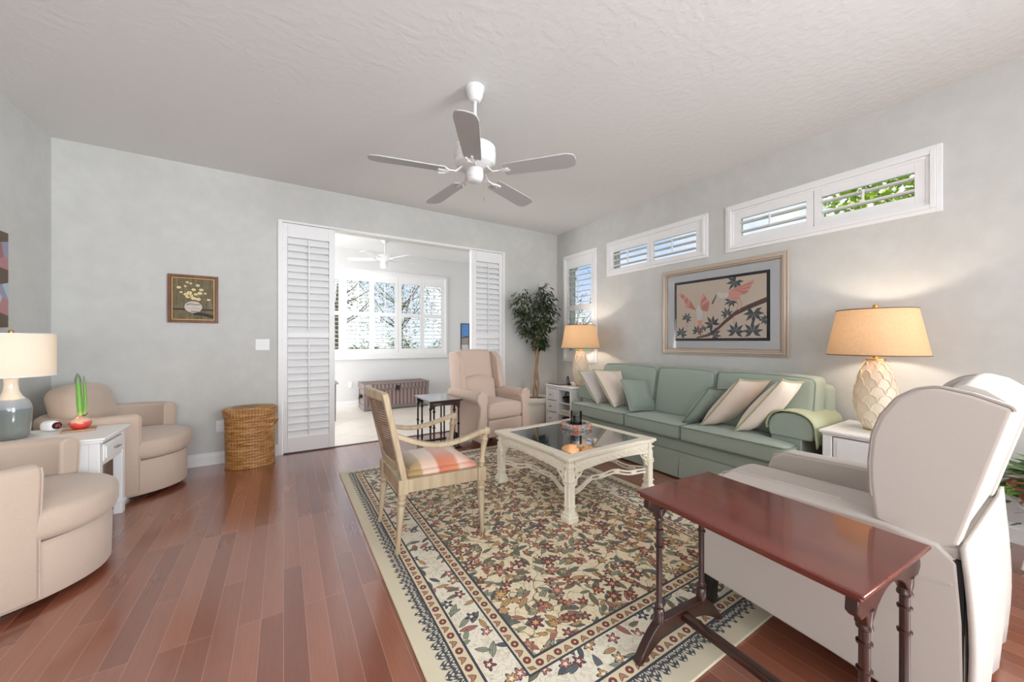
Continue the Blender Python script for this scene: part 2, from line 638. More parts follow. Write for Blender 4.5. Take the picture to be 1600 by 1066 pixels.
def thing(name, label, cat, loc=(0, 0, 0), rz=0.0, group=None):
    o = bpy.data.objects.new(name, None)
    o.empty_display_size = 0.1
    C.objects.link(o)
    o.location = loc
    o.rotation_euler = (0, 0, rz)
    o['label'] = label
    o['category'] = cat
    if group:
        o['group'] = group
    return o


def tag(o, label, cat, group=None):
    o['label'] = label
    o['category'] = cat
    if group:
        o['group'] = group
    return o


def struct(o):
    o['kind'] = 'structure'
    return o


def sempty(name, loc, rz=0.0):
    o = bpy.data.objects.new(name, None)
    C.objects.link(o)
    o.location = loc
    o.rotation_euler = (0, 0, rz)
    o['kind'] = 'structure'
    return o


def dup(root, loc, rz, label, group=None):
    r = root.copy()
    C.objects.link(r)
    r.location = loc
    r.rotation_euler = (0, 0, rz)
    r['label'] = label
    if group:
        r['group'] = group
    for ch in list(root.children):
        c = ch.copy()
        C.objects.link(c)
        c.parent = r
        for g in list(ch.children):
            d = g.copy()
            C.objects.link(d)
            d.parent = c
    return r


def arc(cx, cy, r, a0, a1, n):
    return [(cx + r * math.cos(R(a0 + (a1 - a0) * i / n)), cy + r * math.sin(R(a0 + (a1 - a0) * i / n))) for i in range(n + 1)]


# ------------------------------------------------------------------ setting
XL, XR, YB, YF, H = -1.61, 3.663, 4.531, -4.0, 2.855
SX0, SX1, SY1 = -3.1, 3.66, 7.15
WT = 0.18


def wall_grid(axis, pos0, pos1, u0, u1, z0, z1, holes):
    """boxes that fill a wall except the holes (u0,u1,z0,z1)"""
    us = sorted({u0, u1, *[h[0] for h in holes], *[h[1] for h in holes]})
    zs = sorted({z0, z1, *[h[2] for h in holes], *[h[3] for h in holes]})
    b = MB()
    for a, c in zip(us[:-1], us[1:]):
        run = None
        for d, e in zip(zs[:-1], zs[1:]):
            um, zm = (a + c) / 2, (d + e) / 2
            if any(h[0] < um < h[1] and h[2] < zm < h[3] for h in holes):
                if run:
                    _wb(b, axis, pos0, pos1, a, c, *run)
                run = None
            else:
                run = (run[0], e) if run else (d, e)
        if run:
            _wb(b, axis, pos0, pos1, a, c, *run)
    return b


def _wb(b, axis, p0, p1, a, c, d, e):
    if axis == 'y':
        b.box(a, c, p0, p1, d, e)
    else:
        b.box(p0, p1, a, c, d, e)


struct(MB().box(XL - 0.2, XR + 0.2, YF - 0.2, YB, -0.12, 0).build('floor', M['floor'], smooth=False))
struct(MB().box(SX0 - 0.2, SX1 + 0.2, YB, SY1 + 0.2, -0.12, 0.0).build('floor_sunroom', M['tile'], smooth=False))
struct(MB().box(SX0 - 0.4, SX1 + 0.4, YF - 0.3, SY1 + 0.4, H, H + 0.2).build('ceiling', M['ceiling'], smooth=False))
OX0, OX1, OZ = -0.022, 2.668, 2.445
struct(wall_grid('y', YB, YB + WT, XL - 0.2, XR + 0.0, 0, H, [(OX0, OX1, 0, OZ)]).build('wall_back', M['wall'], smooth=False))
W1 = (3.658, 4.368, 0.884, 2.478)
W2 = (2.106, 3.476, 2.042, 2.490)
W3 = (0.545, 1.928, 2.043, 2.485)


def ins(w, k=0.06):
    return (w[0] + k, w[1] - k, w[2] + k, w[3] - k)


struct(wall_grid('x', XR, XR + WT, YF, YB + WT, 0, H, [ins(W1), ins(W2), ins(W3)]).build('wall_right', M['wall'], smooth=False))
struct(MB().box(XL - 0.2, XL, YF, YB, 0, H).build('wall_left', M['wall'], smooth=False))
struct(MB().box(XL - 0.2, XR + 0.2, YF - 0.2, YF, 0, H).build('wall_front', M['wall'], smooth=False))
SW = (0.30, 2.88, 0.885, 2.505)
struct(wall_grid('y', SY1, SY1 + 0.2, SX0 - 0.2, SX1 + 0.2, 0, H, [ins(SW)]).build('wall_sunroom_back', M['sun_wall'], smooth=False))
struct(MB().box(SX1, SX1 + 0.2, YB + WT, SY1, 0, H).build('wall_sunroom_right', M['sun_wall'], smooth=False))
struct(MB().box(SX0 - 0.2, SX0, YB + WT, SY1, 0, H).build('wall_sunroom_left', M['sun_wall'], smooth=False))
struct(MB().box(SX0 - 0.2, XL - 0.2, YB, YB + WT, 0, H).build('wall_sunroom_front', M['sun_wall'], smooth=False))


def base_profile(t=0.015, h=0.115):
    return [(0, 0), (t, 0), (t, h * 0.72), (t * 0.6, h * 0.8), (t * 0.5, h), (0, h)]


# baseboards
pr = base_profile()
struct(MB().prism([(YB - a, z) for a, z in pr], XL, OX0 - 0.02, 'x').build('baseboard_back', M['white'], smooth=False))
struct(MB().prism([(YB - a, z) for a, z in pr], OX1 + 0.02, XR, 'x').build('baseboard_back_corner', M['white'], smooth=False))
struct(MB().prism([(XR - a, z) for a, z in pr], YF, YB, 'y').build('baseboard_right', M['white'], smooth=False))
struct(MB().prism([(XL + a, z) for a, z in pr], YF, YB, 'y').build('baseboard_left', M['white'], smooth=False))
struct(MB().prism([(SY1 - a, z) for a, z in pr], SX0, SX1, 'x').build('baseboard_sunroom', M['white'], smooth=False))
# trim around the sunroom opening
b = MB()
b.box(OX0 - 0.028, OX0 + 0.012, YB - 0.018, YB + 0.06, 0, OZ + 0.012)
b.box(OX1 - 0.012, OX1 + 0.028, YB - 0.018, YB + 0.06, 0, OZ + 0.012)
struct(b.build('trim_1', M['white'], bevel=0.003))
struct(MB().box(OX0 - 0.028, OX1 + 0.028, YB - 0.012, YB + 0.03, OZ - 0.008, OZ + 0.014).build('trim_2', M['white'], bevel=0.003))
struct(MB().box(OX0 + 0.02, OX1 - 0.02, YB - 0.006, YB + 0.03, 0.0, 0.006).build('trim_3', M['mahog_d'], bevel=0.002))


def louver(b, x0, x1, y, z, depth, thick, tilt):
    """blade with elliptic section, long axis along local x; tilt in degrees, 0 = horizontal"""
    n = 10
    ca, sa = math.cos(R(tilt)), math.sin(R(tilt))
    sec = []
    for i in range(n):
        a = 2 * PI * i / n
        u, w = depth / 2 * math.cos(a), thick / 2 * math.sin(a)
        sec.append((y + u * ca - w * sa, z + u * sa + w * ca))
    b.prism(sec, x0, x1, 'x')


def shutter(parent, x0, x1, z0, z1, y0, y1, areas, lx0, lx1, pitch, depth, tilt, world=False, rod_side=-1, single=True):
    """framed louvered panel, local frame: x along wall, y into the wall, z up"""
    b = MB()
    zs = [z0] + [q_ for a in areas for q_ in a] + [z1]
    b.box(x0, lx0, y0, y1, z0, z1)
    b.box(lx1, x1, y0, y1, z0, z1)
    for k in range(0, len(zs), 2):
        b.box(lx0, lx1, y0, y1, zs[k], zs[k + 1])
    fr = b.build('shutter_frame', M['white'], parent, world=world, bevel=0.002)
    ym = (y0 + y1) / 2
    lv = MB()
    rod = MB()
    for a, c in areas:
        n = max(1, int(round((c - a) / pitch)))
        p = (c - a) / n
        for k in range(n):
            louver(lv, lx0 + 0.002, lx1 - 0.002, ym, a + p * (k + 0.5), depth, 0.011, tilt)
        xm = (lx0 + lx1) / 2
        yr = ym + rod_side * (depth / 2 * math.cos(R(tilt)) + 0.007)
        rod.box(xm - 0.007, xm + 0.007, yr - 0.006, yr + 0.006, a + p * 0.45, c - p * 0.4)
    lo = lv.build('louvers', M['white'], fr if single else parent, world=world)
    ro = rod.build('tilt_rod', M['white'], fr if single else parent, world=world, bevel=0.002)
    return fr, lo, ro


# shutter panels standing in the opening
for (x0, x1, lx0, lx1, lab) in ((-0.008, 0.486, 0.036, 0.428, 'white louvered shutter panel left of the sunroom opening, beside the wicker hamper'),
                                (2.166, 2.654, 2.263, 2.597, 'white louvered shutter panel right of the sunroom opening, behind the wing chair')):
    t = thing('shutter_panel', lab, 'shutter', (x0, YB, 0), 0, 'sunroom shutter panels')
    b = MB()
    w = x1 - x0
    l0, l1 = lx0 - x0, lx1 - x0
    if x0 > 1:
        l0 -= 0.02
    z0, z1 = 0.012, 2.432
    areas = [(0.165, 1.225), (1.275, 2.29)]
    b.box(0, l0, -0.012, 0.018, z0, z1)
    b.box(l1, w, -0.012, 0.018, z0, z1)
    for a, c in ((z0, 0.165), (1.225, 1.275), (2.29, z1)):
        b.box(l0, l1, -0.012, 0.018, a, c)
    b.build('panel_frame', M['white'], t, world=False, bevel=0.003)
    lv = MB()
    rod = MB()
    for a, c in areas:
        n = 14
        p = (c - a) / n
        for k in range(n):
            louver(lv, l0 + 0.002, l1 - 0.002, 0.006, a + p * (k + 0.5), 0.088, 0.011, 62)
        xm = (l0 + l1) / 2
        rod.box(xm - 0.006, xm + 0.006, -0.030, -0.019, a + 0.02, c - 0.02)
    lv.build('louvers', M['white'], t, world=False)
    rod.build('tilt_rod', M['white'], t, world=False, bevel=0.002)
    # folded second leaf behind
    b = MB()
    b.box(0.004, w - 0.004, 0.032, 0.058, z0, z1)
    b.build('folded_leaf', M['white'], t, world=False, bevel=0.003)
    xh = -0.004 if x0 < 1 else w + 0.004
    for z in (0.3, 1.25, 2.2):
        MB().box(xh - 0.006, xh + 0.006, -0.020, -0.008, z - 0.035, z + 0.035).build('hinge', M['white'], t, world=False)


def casing(parent, w, h, prof=0.075, y=-0.03):
    b = MB()
    for k, (o, d) in enumerate(((0.0, y * 0.65), (0.028, y), (0.055, y * 0.5))):
        o2 = (0.028, 0.055, prof)[k]
        b.box(o, o2, d, 0.02, o, h - o)
        b.box(w - o2, w - o, d, 0.02, o, h - o)
        b.box(o2, w - o2, d, 0.02, h - o2, h - o)
        b.box(o2, w - o2, d, 0.02, o, o2)
    return b.build('casing', M['white'], parent, world=False, bevel=0.003)


def pane(parent, x0, x1, z0, z1, y):
    return MB().box(x0, x1, y, y + 0.005, z0, z1).build('glass_pane', M['glass'], parent, world=False, smooth=False)


def right_window(name, W, panels, areas, pitch, tilt):
    w, h = W[1] - W[0], W[3] - W[2]
    t = sempty(name, (XR, W[1], W[2]), R(-90))
    casing(t, w, h)
    for (pa, pb, la, lb) in panels:          # world y, descending
        shutter(t, W[1] - pa, W[1] - pb, 0.06, h - 0.06, -0.008, 0.022, [(a - W[2], c - W[2]) for a, c in areas], W[1] - la, W[1] - lb, pitch, 0.066, tilt)
    pane(t, 0.055, w - 0.055, 0.055, h - 0.055, 0.11)
    b = MB()
    b.box(0.055, 0.09, 0.10, 0.13, 0.06, h - 0.06)
    b.box(w - 0.09, w - 0.055, 0.10, 0.13, 0.06, h - 0.06)
    b.box(0.09, w - 0.09, 0.10, 0.13, h - 0.09, h - 0.06)
    b.box(0.09, w - 0.09, 0.10, 0.13, 0.06, 0.09)
    b.build('sash', M['white'], t, world=False)
    return t


right_window('window_1', W1, [(W1[1] - 0.06, W1[0] + 0.06, 4.262, 3.772)], [(1.05, 1.64), (1.72, 2.27)], 0.074, 4)
right_window('window_2', W2, [(W2[1] - 0.06, 2.803, 3.373, 2.845), (2.799, W2[0] + 0.06, 2.756, 2.233)], [(2.13, 2.345)], 0.072, -8)
right_window('window_3', W3, [(W3[1] - 0.06, 1.235, 1.797, 1.283), (1.231, W3[0] + 0.06, 1.183, 0.672)], [(2.178, 2.343)], 0.082, -9)

# sunroom window
t = sempty('window_4', (SW[0], SY1, SW[2]))
w, h = SW[1] - SW[0], SW[3] - SW[2]
casing(t, w, h)
cols = ((0.36, 0.895, 0.46, 0.829), (0.898, 1.388, 0.962, 1.344), (1.391, 1.872, 1.434, 1.807), (1.876, 2.342, 1.939, 2.302), (2.345, 2.82, 2.384, 2.745))
for (a, c, la, lc) in cols:
    shutter(t, a - SW[0], c - SW[0], 0.06, h - 0.06, -0.01, 0.022, [(1.045 - SW[2], 1.65 - SW[2]), (1.725 - SW[2], 2.285 - SW[2])], la - SW[0], lc - SW[0], 0.074, 0.062, 5)
pane(t, 0.055, w - 0.055, 0.055, h - 0.055, 0.12)
MB().box(-0.04, w + 0.04, -0.06, 0.02, -0.03, 0.0).build('window_sill', M['white'], t, world=False, bevel=0.004)

# switch and outlets
t = thing('light_switch', 'white double rocker switch plate on the wall left of the shutter panel', 'light switch', (-0.1825, YB, 1.153))
MB().box(-0.06, 0.06, -0.006, 0, -0.057, 0.057).build('plate', M['white'], t, world=False, bevel=0.003)
for x in (-0.024, 0.024):
    MB().hexa([(x - 0.016, -0.007, -0.033), (x + 0.016, -0.007, -0.033), (x + 0.016, -0.004, -0.033), (x - 0.016, -0.004, -0.033),
               (x - 0.016, -0.011, 0.033), (x + 0.016, -0.011, 0.033), (x + 0.016, -0.004, 0.033), (x - 0.016, -0.004, 0.033)]).build('rocker', M['white_furn'], t, world=False, bevel=0.001)
t = thing('wall_outlet', 'white wall outlet low on the wall beside the wicker hamper', 'outlet', (-0.52, YB, 0.36))
MB().box(-0.036, 0.036, -0.006, 0, -0.057, 0.057).build('plate', M['white'], t, world=False, bevel=0.003)
for z in (-0.022, 0.022):
    MB().box(-0.016, 0.016, -0.009, -0.003, z - 0.015, z + 0.015).build('socket', M['white_furn'], t, world=False, bevel=0.002)
t = thing('wall_outlet', 'white wall outlet behind the rattan trunk in the sunroom', 'outlet', (1.02, SY1, 0.40))
MB().box(-0.036, 0.036, -0.006, 0, -0.057, 0.057).build('plate', M['white'], t, world=False, bevel=0.003)
for z in (-0.022, 0.022):
    MB().box(-0.016, 0.016, -0.009, -0.003, z - 0.015, z + 0.015).build('socket', M['white_furn'], t, world=False, bevel=0.002)

# ------------------------------------------------------------------ rug
q = NT('persian_rug')
HX, HY = 1.014, 1.4345
P = q.coord()
sx = q.n('ShaderNodeSeparateXYZ')
q.link(P, sx.inputs[0])
X, Y = sx.outputs[0], sx.outputs[1]
ex = q.m('SUBTRACT', HX, q.m('ABSOLUTE', X))
ey = q.m('SUBTRACT', HY, q.m('ABSOLUTE', Y))
D = q.m('MINIMUM', ex, ey)
side = q.m('LESS_THAN', ex, ey)
T = q.m('ADD', q.m('MULTIPLY', side, Y), q.m('MULTIPLY', q.m('SUBTRACT', 1.0, side), X))


def cells(scale, rot=0.0, stretch=1.0, off=0.0, rnd=1.0, pw=None):
    v = q.mapped(scale=(scale, scale * stretch, 1), rot=(0, 0, rot), loc=(off, off * 1.7, 0))
    vo = q.n('ShaderNodeTexVoronoi', voronoi_dimensions='2D')
    q.link(v, vo.inputs['Vector'])
    vo.inputs['Scale'].default_value = 1.0
    vo.inputs['Randomness'].default_value = rnd
    if pw:
        vo.distance = 'MINKOWSKI'
        vo.inputs['Exponent'].default_value = pw
    sub = q.n('ShaderNodeVectorMath', operation='SUBTRACT')
    q.link(v, sub.inputs[0])
    q.link(vo.outputs['Position'], sub.inputs[1])
    s2 = q.n('ShaderNodeSeparateXYZ')
    q.link(sub.outputs[0], s2.inputs[0])
    cs = q.n('ShaderNodeSeparateColor')
    q.link(vo.outputs['Color'], cs.inputs[0])
    return vo.outputs['Distance'], s2.outputs[0], s2.outputs[1], cs.outputs[0], cs.outputs[1]


def flowers(base, scale, rf, petals, cols, centre, outline, off, keep=1.0):
    d, lx, ly, r1, r2 = cells(scale, off, 1.0, off)
    ang = q.m('ARCTAN2', ly, lx)
    rad = q.m('MULTIPLY', q.m('MULTIPLY_ADD', q.m('COSINE', q.m('MULTIPLY_ADD', ang, petals, q.m('MULTIPLY', r2, 6.0))), 0.26, 0.74), rf)
    ok = q.m('LESS_THAN', r2, keep)
    m1 = q.m('MULTIPLY', q.m('LESS_THAN', d, rad), ok)
    m2 = q.m('MULTIPLY', q.m('LESS_THAN', d, q.m('MULTIPLY', rad, 0.74)), ok)
    m3 = q.m('MULTIPLY', q.m('LESS_THAN', d, q.m('MULTIPLY', rad, 0.34)), ok)
    n = len(cols)
    c = q.ramp(r1, [(i / n, k) for i, k in enumerate(cols)], 'CONSTANT')
    a = q.mix(m1, base, outline)
    a = q.mix(m2, a, c)
    return q.mix(m3, a, centre)


def leaves(base, scale, rot, wid, size, cols, off, keep=0.72):
    d, lx, ly, r1, r2 = cells(scale, rot, 1.0, off)
    th = q.m('MULTIPLY', r1, 18.85)
    ct_, st_ = q.m('COSINE', th), q.m('SINE', th)
    u = q.m('ADD', q.m('MULTIPLY', lx, ct_), q.m('MULTIPLY', ly, st_))
    v = q.m('ABSOLUTE', q.m('SUBTRACT', q.m('MULTIPLY', ly, ct_), q.m('MULTIPLY', lx, st_)))
    uu = q.m('DIVIDE', u, size)
    lens = q.m('MULTIPLY', q.m('SUBTRACT', 1.0, q.m('MULTIPLY', uu, uu)), wid)
    ok = q.m('LESS_THAN', r2, keep)
    n = len(cols)
    c = q.ramp(r2, [(keep * i / n, k) for i, k in enumerate(cols)], 'CONSTANT')
    m1 = q.m('MULTIPLY', q.m('LESS_THAN', v, lens), ok)
    a = q.mix(m1, base, rgb(66, 64, 62))
    m2 = q.m('MULTIPLY', q.m('LESS_THAN', v, q.m('SUBTRACT', lens, 0.035)), ok)
    a = q.mix(m2, a, c)
    m3 = q.m('MULTIPLY', q.m('MULTIPLY', q.m('LESS_THAN', v, 0.014), q.m('GREATER_THAN', lens, 0.05)), ok)
    return q.mix(m3, a, rgb(84, 80, 70))


cream, ivory = rgb(232, 217, 186), rgb(230, 221, 202)
red, rose, gold, navy, olive, sage = rgb(122, 44, 42), rgb(172, 102, 88), rgb(190, 146, 84), rgb(48, 54, 72), rgb(112, 108, 74), rgb(140, 146, 120)
plum = rgb(112, 62, 70)
nf = q.noise(P, 26, 2)
vine = q.m('LESS_THAN', q.m('ABSOLUTE', q.m('SUBTRACT', q.noise(P, 11, 1), 0.5)), 0.010)
sprig = q.m('LESS_THAN', q.m('ABSOLUTE', q.m('SUBTRACT', q.noise(P, 38, 1), 0.5)), 0.022)
fld = q.mix(q.m('MULTIPLY', q.m('GREATER_THAN', nf, 0.56), 0.35), cream, rgb(218, 194, 152))
fld = q.mix(q.m('MULTIPLY', sprig, 0.55), fld, rgb(196, 158, 112))
fld = q.mix(vine, fld, olive)
fld = leaves(fld, 11, 0.6, 0.17, 0.50, [olive, sage, rgb(96, 104, 92), gold], 3.1, 0.8)
fld = leaves(fld, 13, -0.8, 0.16, 0.48, [sage, olive, rgb(84, 88, 88), rose], 7.7, 0.7)
fld = leaves(fld, 16, 0.2, 0.16, 0.46, [rgb(110, 112, 92), rose, sage, gold], 12.3, 0.6)
fld = flowers(fld, 15, 0.42, 5, [red, rose, gold, plum, red, sage], gold, rgb(92, 54, 50), 1.3, 0.62)
fld = flowers(fld, 7.2, 0.30, 6, [red, plum, red, gold, rose], rgb(206, 170, 120), rgb(58, 52, 56), 5.2, 0.40)
bdr = q.mix(q.m('MULTIPLY', q.m('GREATER_THAN', nf, 0.57), 0.35), ivory, rgb(200, 182, 150))
bdr = q.mix(q.m('MULTIPLY', sprig, 0.5), bdr, rgb(170, 160, 136))
bdr = leaves(bdr, 12, 0.3, 0.17, 0.5, [sage, rgb(92, 96, 100), olive, rose], 2.2, 0.75)
bdr = leaves(bdr, 14, -1.0, 0.16, 0.48, [rgb(70, 74, 86), sage, gold, olive], 9.4, 0.65)
bdr = flowers(bdr, 12.5, 0.36, 5, [red, rose, navy, rose, gold], ivory, rgb(66, 58, 66), 6.6, 0.5)
# guard stripe: row of medallions
ph = q.m('MULTIPLY', T, 1.0 / 0.085)
fr = q.m('SUBTRACT', q.m('FRACT', ph), 0.5)
tri = q.m('ABSOLUTE', fr)


def guard(centre):
    w = q.m('SUBTRACT', D, centre)
    u1 = q.m('MULTIPLY', fr, 0.085 / 0.021)
    w1 = q.m('DIVIDE', w, 0.020)
    rr_ = q.m('SQRT', q.m('ADD', q.m('MULTIPLY', u1, u1), q.m('MULTIPLY', w1, w1)))
    col = q.ramp(rr_, [(0.0, rgb(214, 190, 140)), (0.22, red), (0.62, rgb(70, 58, 54)), (0.76, rgb(216, 198, 164))], 'CONSTANT')
    u2 = q.m('MULTIPLY', q.m('SUBTRACT', tri, 0.5), 0.085)
    a_ = q.m('ADD', u2, w)
    b_ = q.m('ABSOLUTE', q.m('SUBTRACT', u2, w))
    an = q.m('DIVIDE', a_, 0.036)
    lf = q.m('LESS_THAN', b_, q.m('MULTIPLY', q.m('SUBTRACT', 1.0, q.m('MULTIPLY', an, an)), 0.012))
    lf2 = q.m('LESS_THAN', b_, q.m('MULTIPLY', q.m('SUBTRACT', 0.75, q.m('MULTIPLY', an, an)), 0.010))
    col = q.mix(lf, col, rgb(72, 66, 58))
    return q.mix(lf2, col, rgb(176, 120, 88))


navyl = rgb(42, 48, 60)
scal = q.m('MULTIPLY_ADD', q.m('ABSOLUTE', q.m('SINE', q.m('MULTIPLY', T, PI / 0.05))), -0.026, 0.082)
lace_n = q.m('GREATER_THAN', q.m('MULTIPLY', q.m('SINE', q.m('MULTIPLY', T, 260)), q.m('SINE', q.m('MULTIPLY', q.m('ADD', D, q.m('MULTIPLY', scal, -1.0)), 260))), -0.22)
lace = q.mix(lace_n, rgb(208, 198, 174), rgb(62, 66, 74))
col = q.mix(q.m('GREATER_THAN', D, scal), rgb(214, 203, 176), lace)
for d0, c in ((0.112, navyl), (0.121, guard(0.145)), (0.168, navyl), (0.178, bdr), (0.309, navyl), (0.318, guard(0.341)), (0.364, navyl), (0.375, fld)):
    col = q.mix(q.m('GREATER_THAN', D, d0), col, c)
q.set(Base_Color=col, Roughness=0.95, Sheen_Weight=0.2)
q.bump(q.noise(P, 300, 2), 0.3, 0.003)
rug = MB().box(-HX, HX, -HY, HY, 0, 0.011).build('area_rug', q.mat, bevel=0.004)
rug.location = (0.422 + HX, 0.748 + HY, 0.0)
tag(rug, 'floral cream persian style area rug with dark scalloped border under the coffee table', 'rug')
RT = 0.0115


# ------------------------------------------------------------------ helpers for upholstery
def roundpoly(pts, r, n=5):
    """2-D polygon with rounded corners; r a number or list"""
    out = []
    N = len(pts)
    for i in range(N):
        p0, p, p1 = Vector(pts[i - 1]), Vector(pts[i]), Vector(pts[(i + 1) % N])
        rr = r[i] if isinstance(r, (list, tuple)) else r
        a, b_ = (p0 - p), (p1 - p)
        la, lb = a.length, b_.length
        a.normalize()
        b_.normalize()
        ang = a.angle(b_)
        if rr < 1e-5 or abs(ang - PI) < 1e-3:
            out.append(tuple(p))
            continue
        d = min(rr / math.tan(ang / 2), la * 0.48, lb * 0.48)
        s_, e = p + a * d, p + b_ * d
        for k in range(n + 1):
            t_ = k / n
            out.append(tuple(s_ * (1 - t_) ** 2 + p * 2 * t_ * (1 - t_) + e * t_ ** 2))
    return out


def dense(pts, step=0.05, closed=True):
    out = []
    N = len(pts)
    for i in range(N if closed else N - 1):
        a, b_ = Vector(pts[i]), Vector(pts[(i + 1) % N])
        k = max(1, int((b_ - a).length / step))
        for j in range(k):
            out.append(tuple(a.lerp(b_, j / k)))
    if not closed:
        out.append(tuple(pts[-1]))
    return out


def cushion(outline, z0, z1, crown=0.02, edge=0.03):
    """soft block over a 2-D outline; returns MB"""
    n = len(outline)
    cx = sum(p[0] for p in outline) / n
    cy = sum(p[1] for p in outline) / n
    size = max(max(abs(p[0] - cx) for p in outline), max(abs(p[1] - cy) for p in outline))
    e = edge / size
    b = MB()
    prof = [(0, z0), (0.6, z0), (1 - e, z0 + 0.002)]
    for k in range(1, 4):
        a = PI / 2 * k / 3
        prof.append((1 - e + e * math.sin(a), z0 + edge * 0.8 * (1 - math.cos(a))))
    for k in range(0, 4):
        a = PI / 2 * k / 3
        prof.append((1 - e + e * math.cos(a), z1 - edge * 0.8 * (1 - math.sin(a))))
    prof += [(0.82, z1 + crown * 0.35), (0.6, z1 + crown * 0.75), (0.3, z1 + crown * 0.96), (0, z1 + crown)]
    b.blob(outline, prof, (cx, cy))
    return b


def soft_pillow(name, BL, BR, TL, TR, thick, mat, pipe, label, group, cat='pillow', r=0.007):
    BL, BR, TL, TR = map(Vector, (BL, BR, TL, TR))
    c = (BL + BR + TL + TR) / 4
    nrm = ((BR - BL).cross(TL - BL)).normalized()
    o = thing(name, label, cat, tuple(c), 0, group)
    N = 14
    b = MB()

    def pt(u, v):
        su = u * (1 - 0.055 * (1 - v * v))
        sv = v * (1 - 0.055 * (1 - u * u))
        a_, b2 = (su + 1) / 2, (sv + 1) / 2
        return (BL * (1 - a_) + BR * a_) * (1 - b2) + (TL * (1 - a_) + TR * a_) * b2

    grid = {}
    for sgn in (1, -1):
        for i in range(N + 1):
            for j in range(N + 1):
                u, v = -1 + 2 * i / N, -1 + 2 * j / N
                edge = i in (0, N) or j in (0, N)
                if edge and sgn < 0:
                    grid[(sgn, i, j)] = grid[(1, i, j)]
                    continue
                t_ = thick * (max(0, 1 - abs(u) ** 2.6) * max(0, 1 - abs(v) ** 2.6)) ** 0.55
                wr = 0.006 * math.sin(5 * u + 3 * v * sgn) * (1 - u * u)
                grid[(sgn, i, j)] = b.bm.verts.new(pt(u, v) + nrm * (sgn * t_ + wr * (0 if edge else 1)))
        for i in range(N):
            for j in range(N):
                b.face([grid[(sgn, i, j)], grid[(sgn, i + 1, j)], grid[(sgn, i + 1, j + 1)], grid[(sgn, i, j + 1)]])
    b.build('pillow_body', mat, o)
    loop = [pt(-1 + 2 * i / N, -1) for i in range(N)] + [pt(1, -1 + 2 * i / N) for i in range(N)] + \
           [pt(1 - 2 * i / N, 1) for i in range(N)] + [pt(-1, 1 - 2 * i / N) for i in range(N)]
    MB().tube(loop, r, 6, True).build('piping', pipe, o)
    return o


# ------------------------------------------------------------------ sofa
sofa = thing('sofa', 'long sage green three seat sofa with rolled arms against the right wall', 'sofa', (3.26, 2.22, 0))
b = MB()
b.rbox((3.26, 2.22, 0.275), (0.68, 2.24, 0.13), 0.03)
b.build('deck', M['sofa'], sofa)
b = MB()
ys = [1.10, 1.93, 2.53, 3.34]
for a, c in zip(ys[:-1], ys[1:]):
    b.hexa([(2.885, a + 0.004, 0.012), (2.91, a + 0.004, 0.012), (2.91, c - 0.004, 0.012), (2.885, c - 0.004, 0.012),
            (2.91, a + 0.004, 0.228), (2.935, a + 0.004, 0.228), (2.935, c - 0.004, 0.228), (2.91, c - 0.004, 0.228)])
for y in ys[1:-1]:
    b.box(2.905, 2.93, y - 0.06, y + 0.06, 0.014, 0.226)
for y in (1.10, 3.34):
    s_ = -1 if y < 2 else 1
    b.box(2.90, 3.58, y - 0.012 if s_ < 0 else y, y if s_ < 0 else y + 0.012, 0.012, 0.228)
b.build('skirt', M['sofa'], sofa, bevel=0.003)
MB().tube([(2.914, 1.10, 0.229), (2.914, 3.34, 0.229)], 0.005, 6).build('welt', M['sofa_pipe'], sofa)


def seat(y0, y1, t0=None, t1=None, name='seat_cushion'):
    pts = [(2.885, y0), (3.3, y0), (3.3, y1), (2.885, y1)]
    rr = [0.04] * 4
    if t0 is not None:
        pts = [(2.885, t0), (3.05, t0), (3.05, y0), (3.3, y0), (3.3, y1), (2.885, y1)]
        rr = [0.05, 0.02, 0.0, 0.03, 0.03, 0.03]
    if t1 is not None:
        pts = [(2.885, y0), (3.3, y0), (3.3, y1), (3.05, y1), (3.05, t1), (2.885, t1)]
        rr = [0.03, 0.03, 0.03, 0, 0.02, 0.05]
    ol = dense(roundpoly(pts, rr), 0.05)
    c = cushion(ol, 0.338, 0.462, 0.018, 0.022).build(name, M['sofa'], sofa)
    for z in (0.455, 0.347):
        MB().tube([(x - 0.002 if x < 2.9 else x, y, z) for x, y in ol], 0.0045, 6, True).build('piping', M['sofa_pipe'], c)
    return c


seat(1.325, 1.912, t0=1.12)
seat(1.922, 2.528)
seat(2.538, 3.115, t1=3.32)
MB().rbox((3.53, 2.22, 0.50), (0.17, 2.30, 0.72), 0.05).build('back_frame', M['sofa'], sofa)
for y0, y1 in ((1.09, 1.822), (1.828, 2.428), (2.434, 3.19)):
    yc, wd = (y0 + y1) / 2, y1 - y0

    def fn(x, y, z, wd=wd):
        k = (1 - (2 * y / wd) ** 2) * (1 - (2 * z / 0.47) ** 2)
        x2 = x - (0.022 * k if x < 0 else 0)
        return (x2 + z * 0.2, y, z + 0.012 * (1 - (2 * y / wd) ** 2) * (1 if z > 0.1 else 0))
    bc = MB().rbox((3.35, yc, 0.69), (0.20, wd, 0.46), 0.045, 6, fn).build('back_cushion', M['sofa'], sofa)
    ol = dense(roundpoly([(y0 + 0.012, 0.475), (y1 - 0.012, 0.475), (y1 - 0.012, 0.907), (y0 + 0.012, 0.907)], 0.05), 0.06)
    MB().tube([(3.252 + 0.012 + (z - 0.69) * 0.2, y, z + (0.012 * (1 - (2 * (y - yc) / wd) ** 2) if z > 0.85 else 0)) for y, z in ol], 0.005, 6, True).build('piping', M['sofa_pipe'], bc)


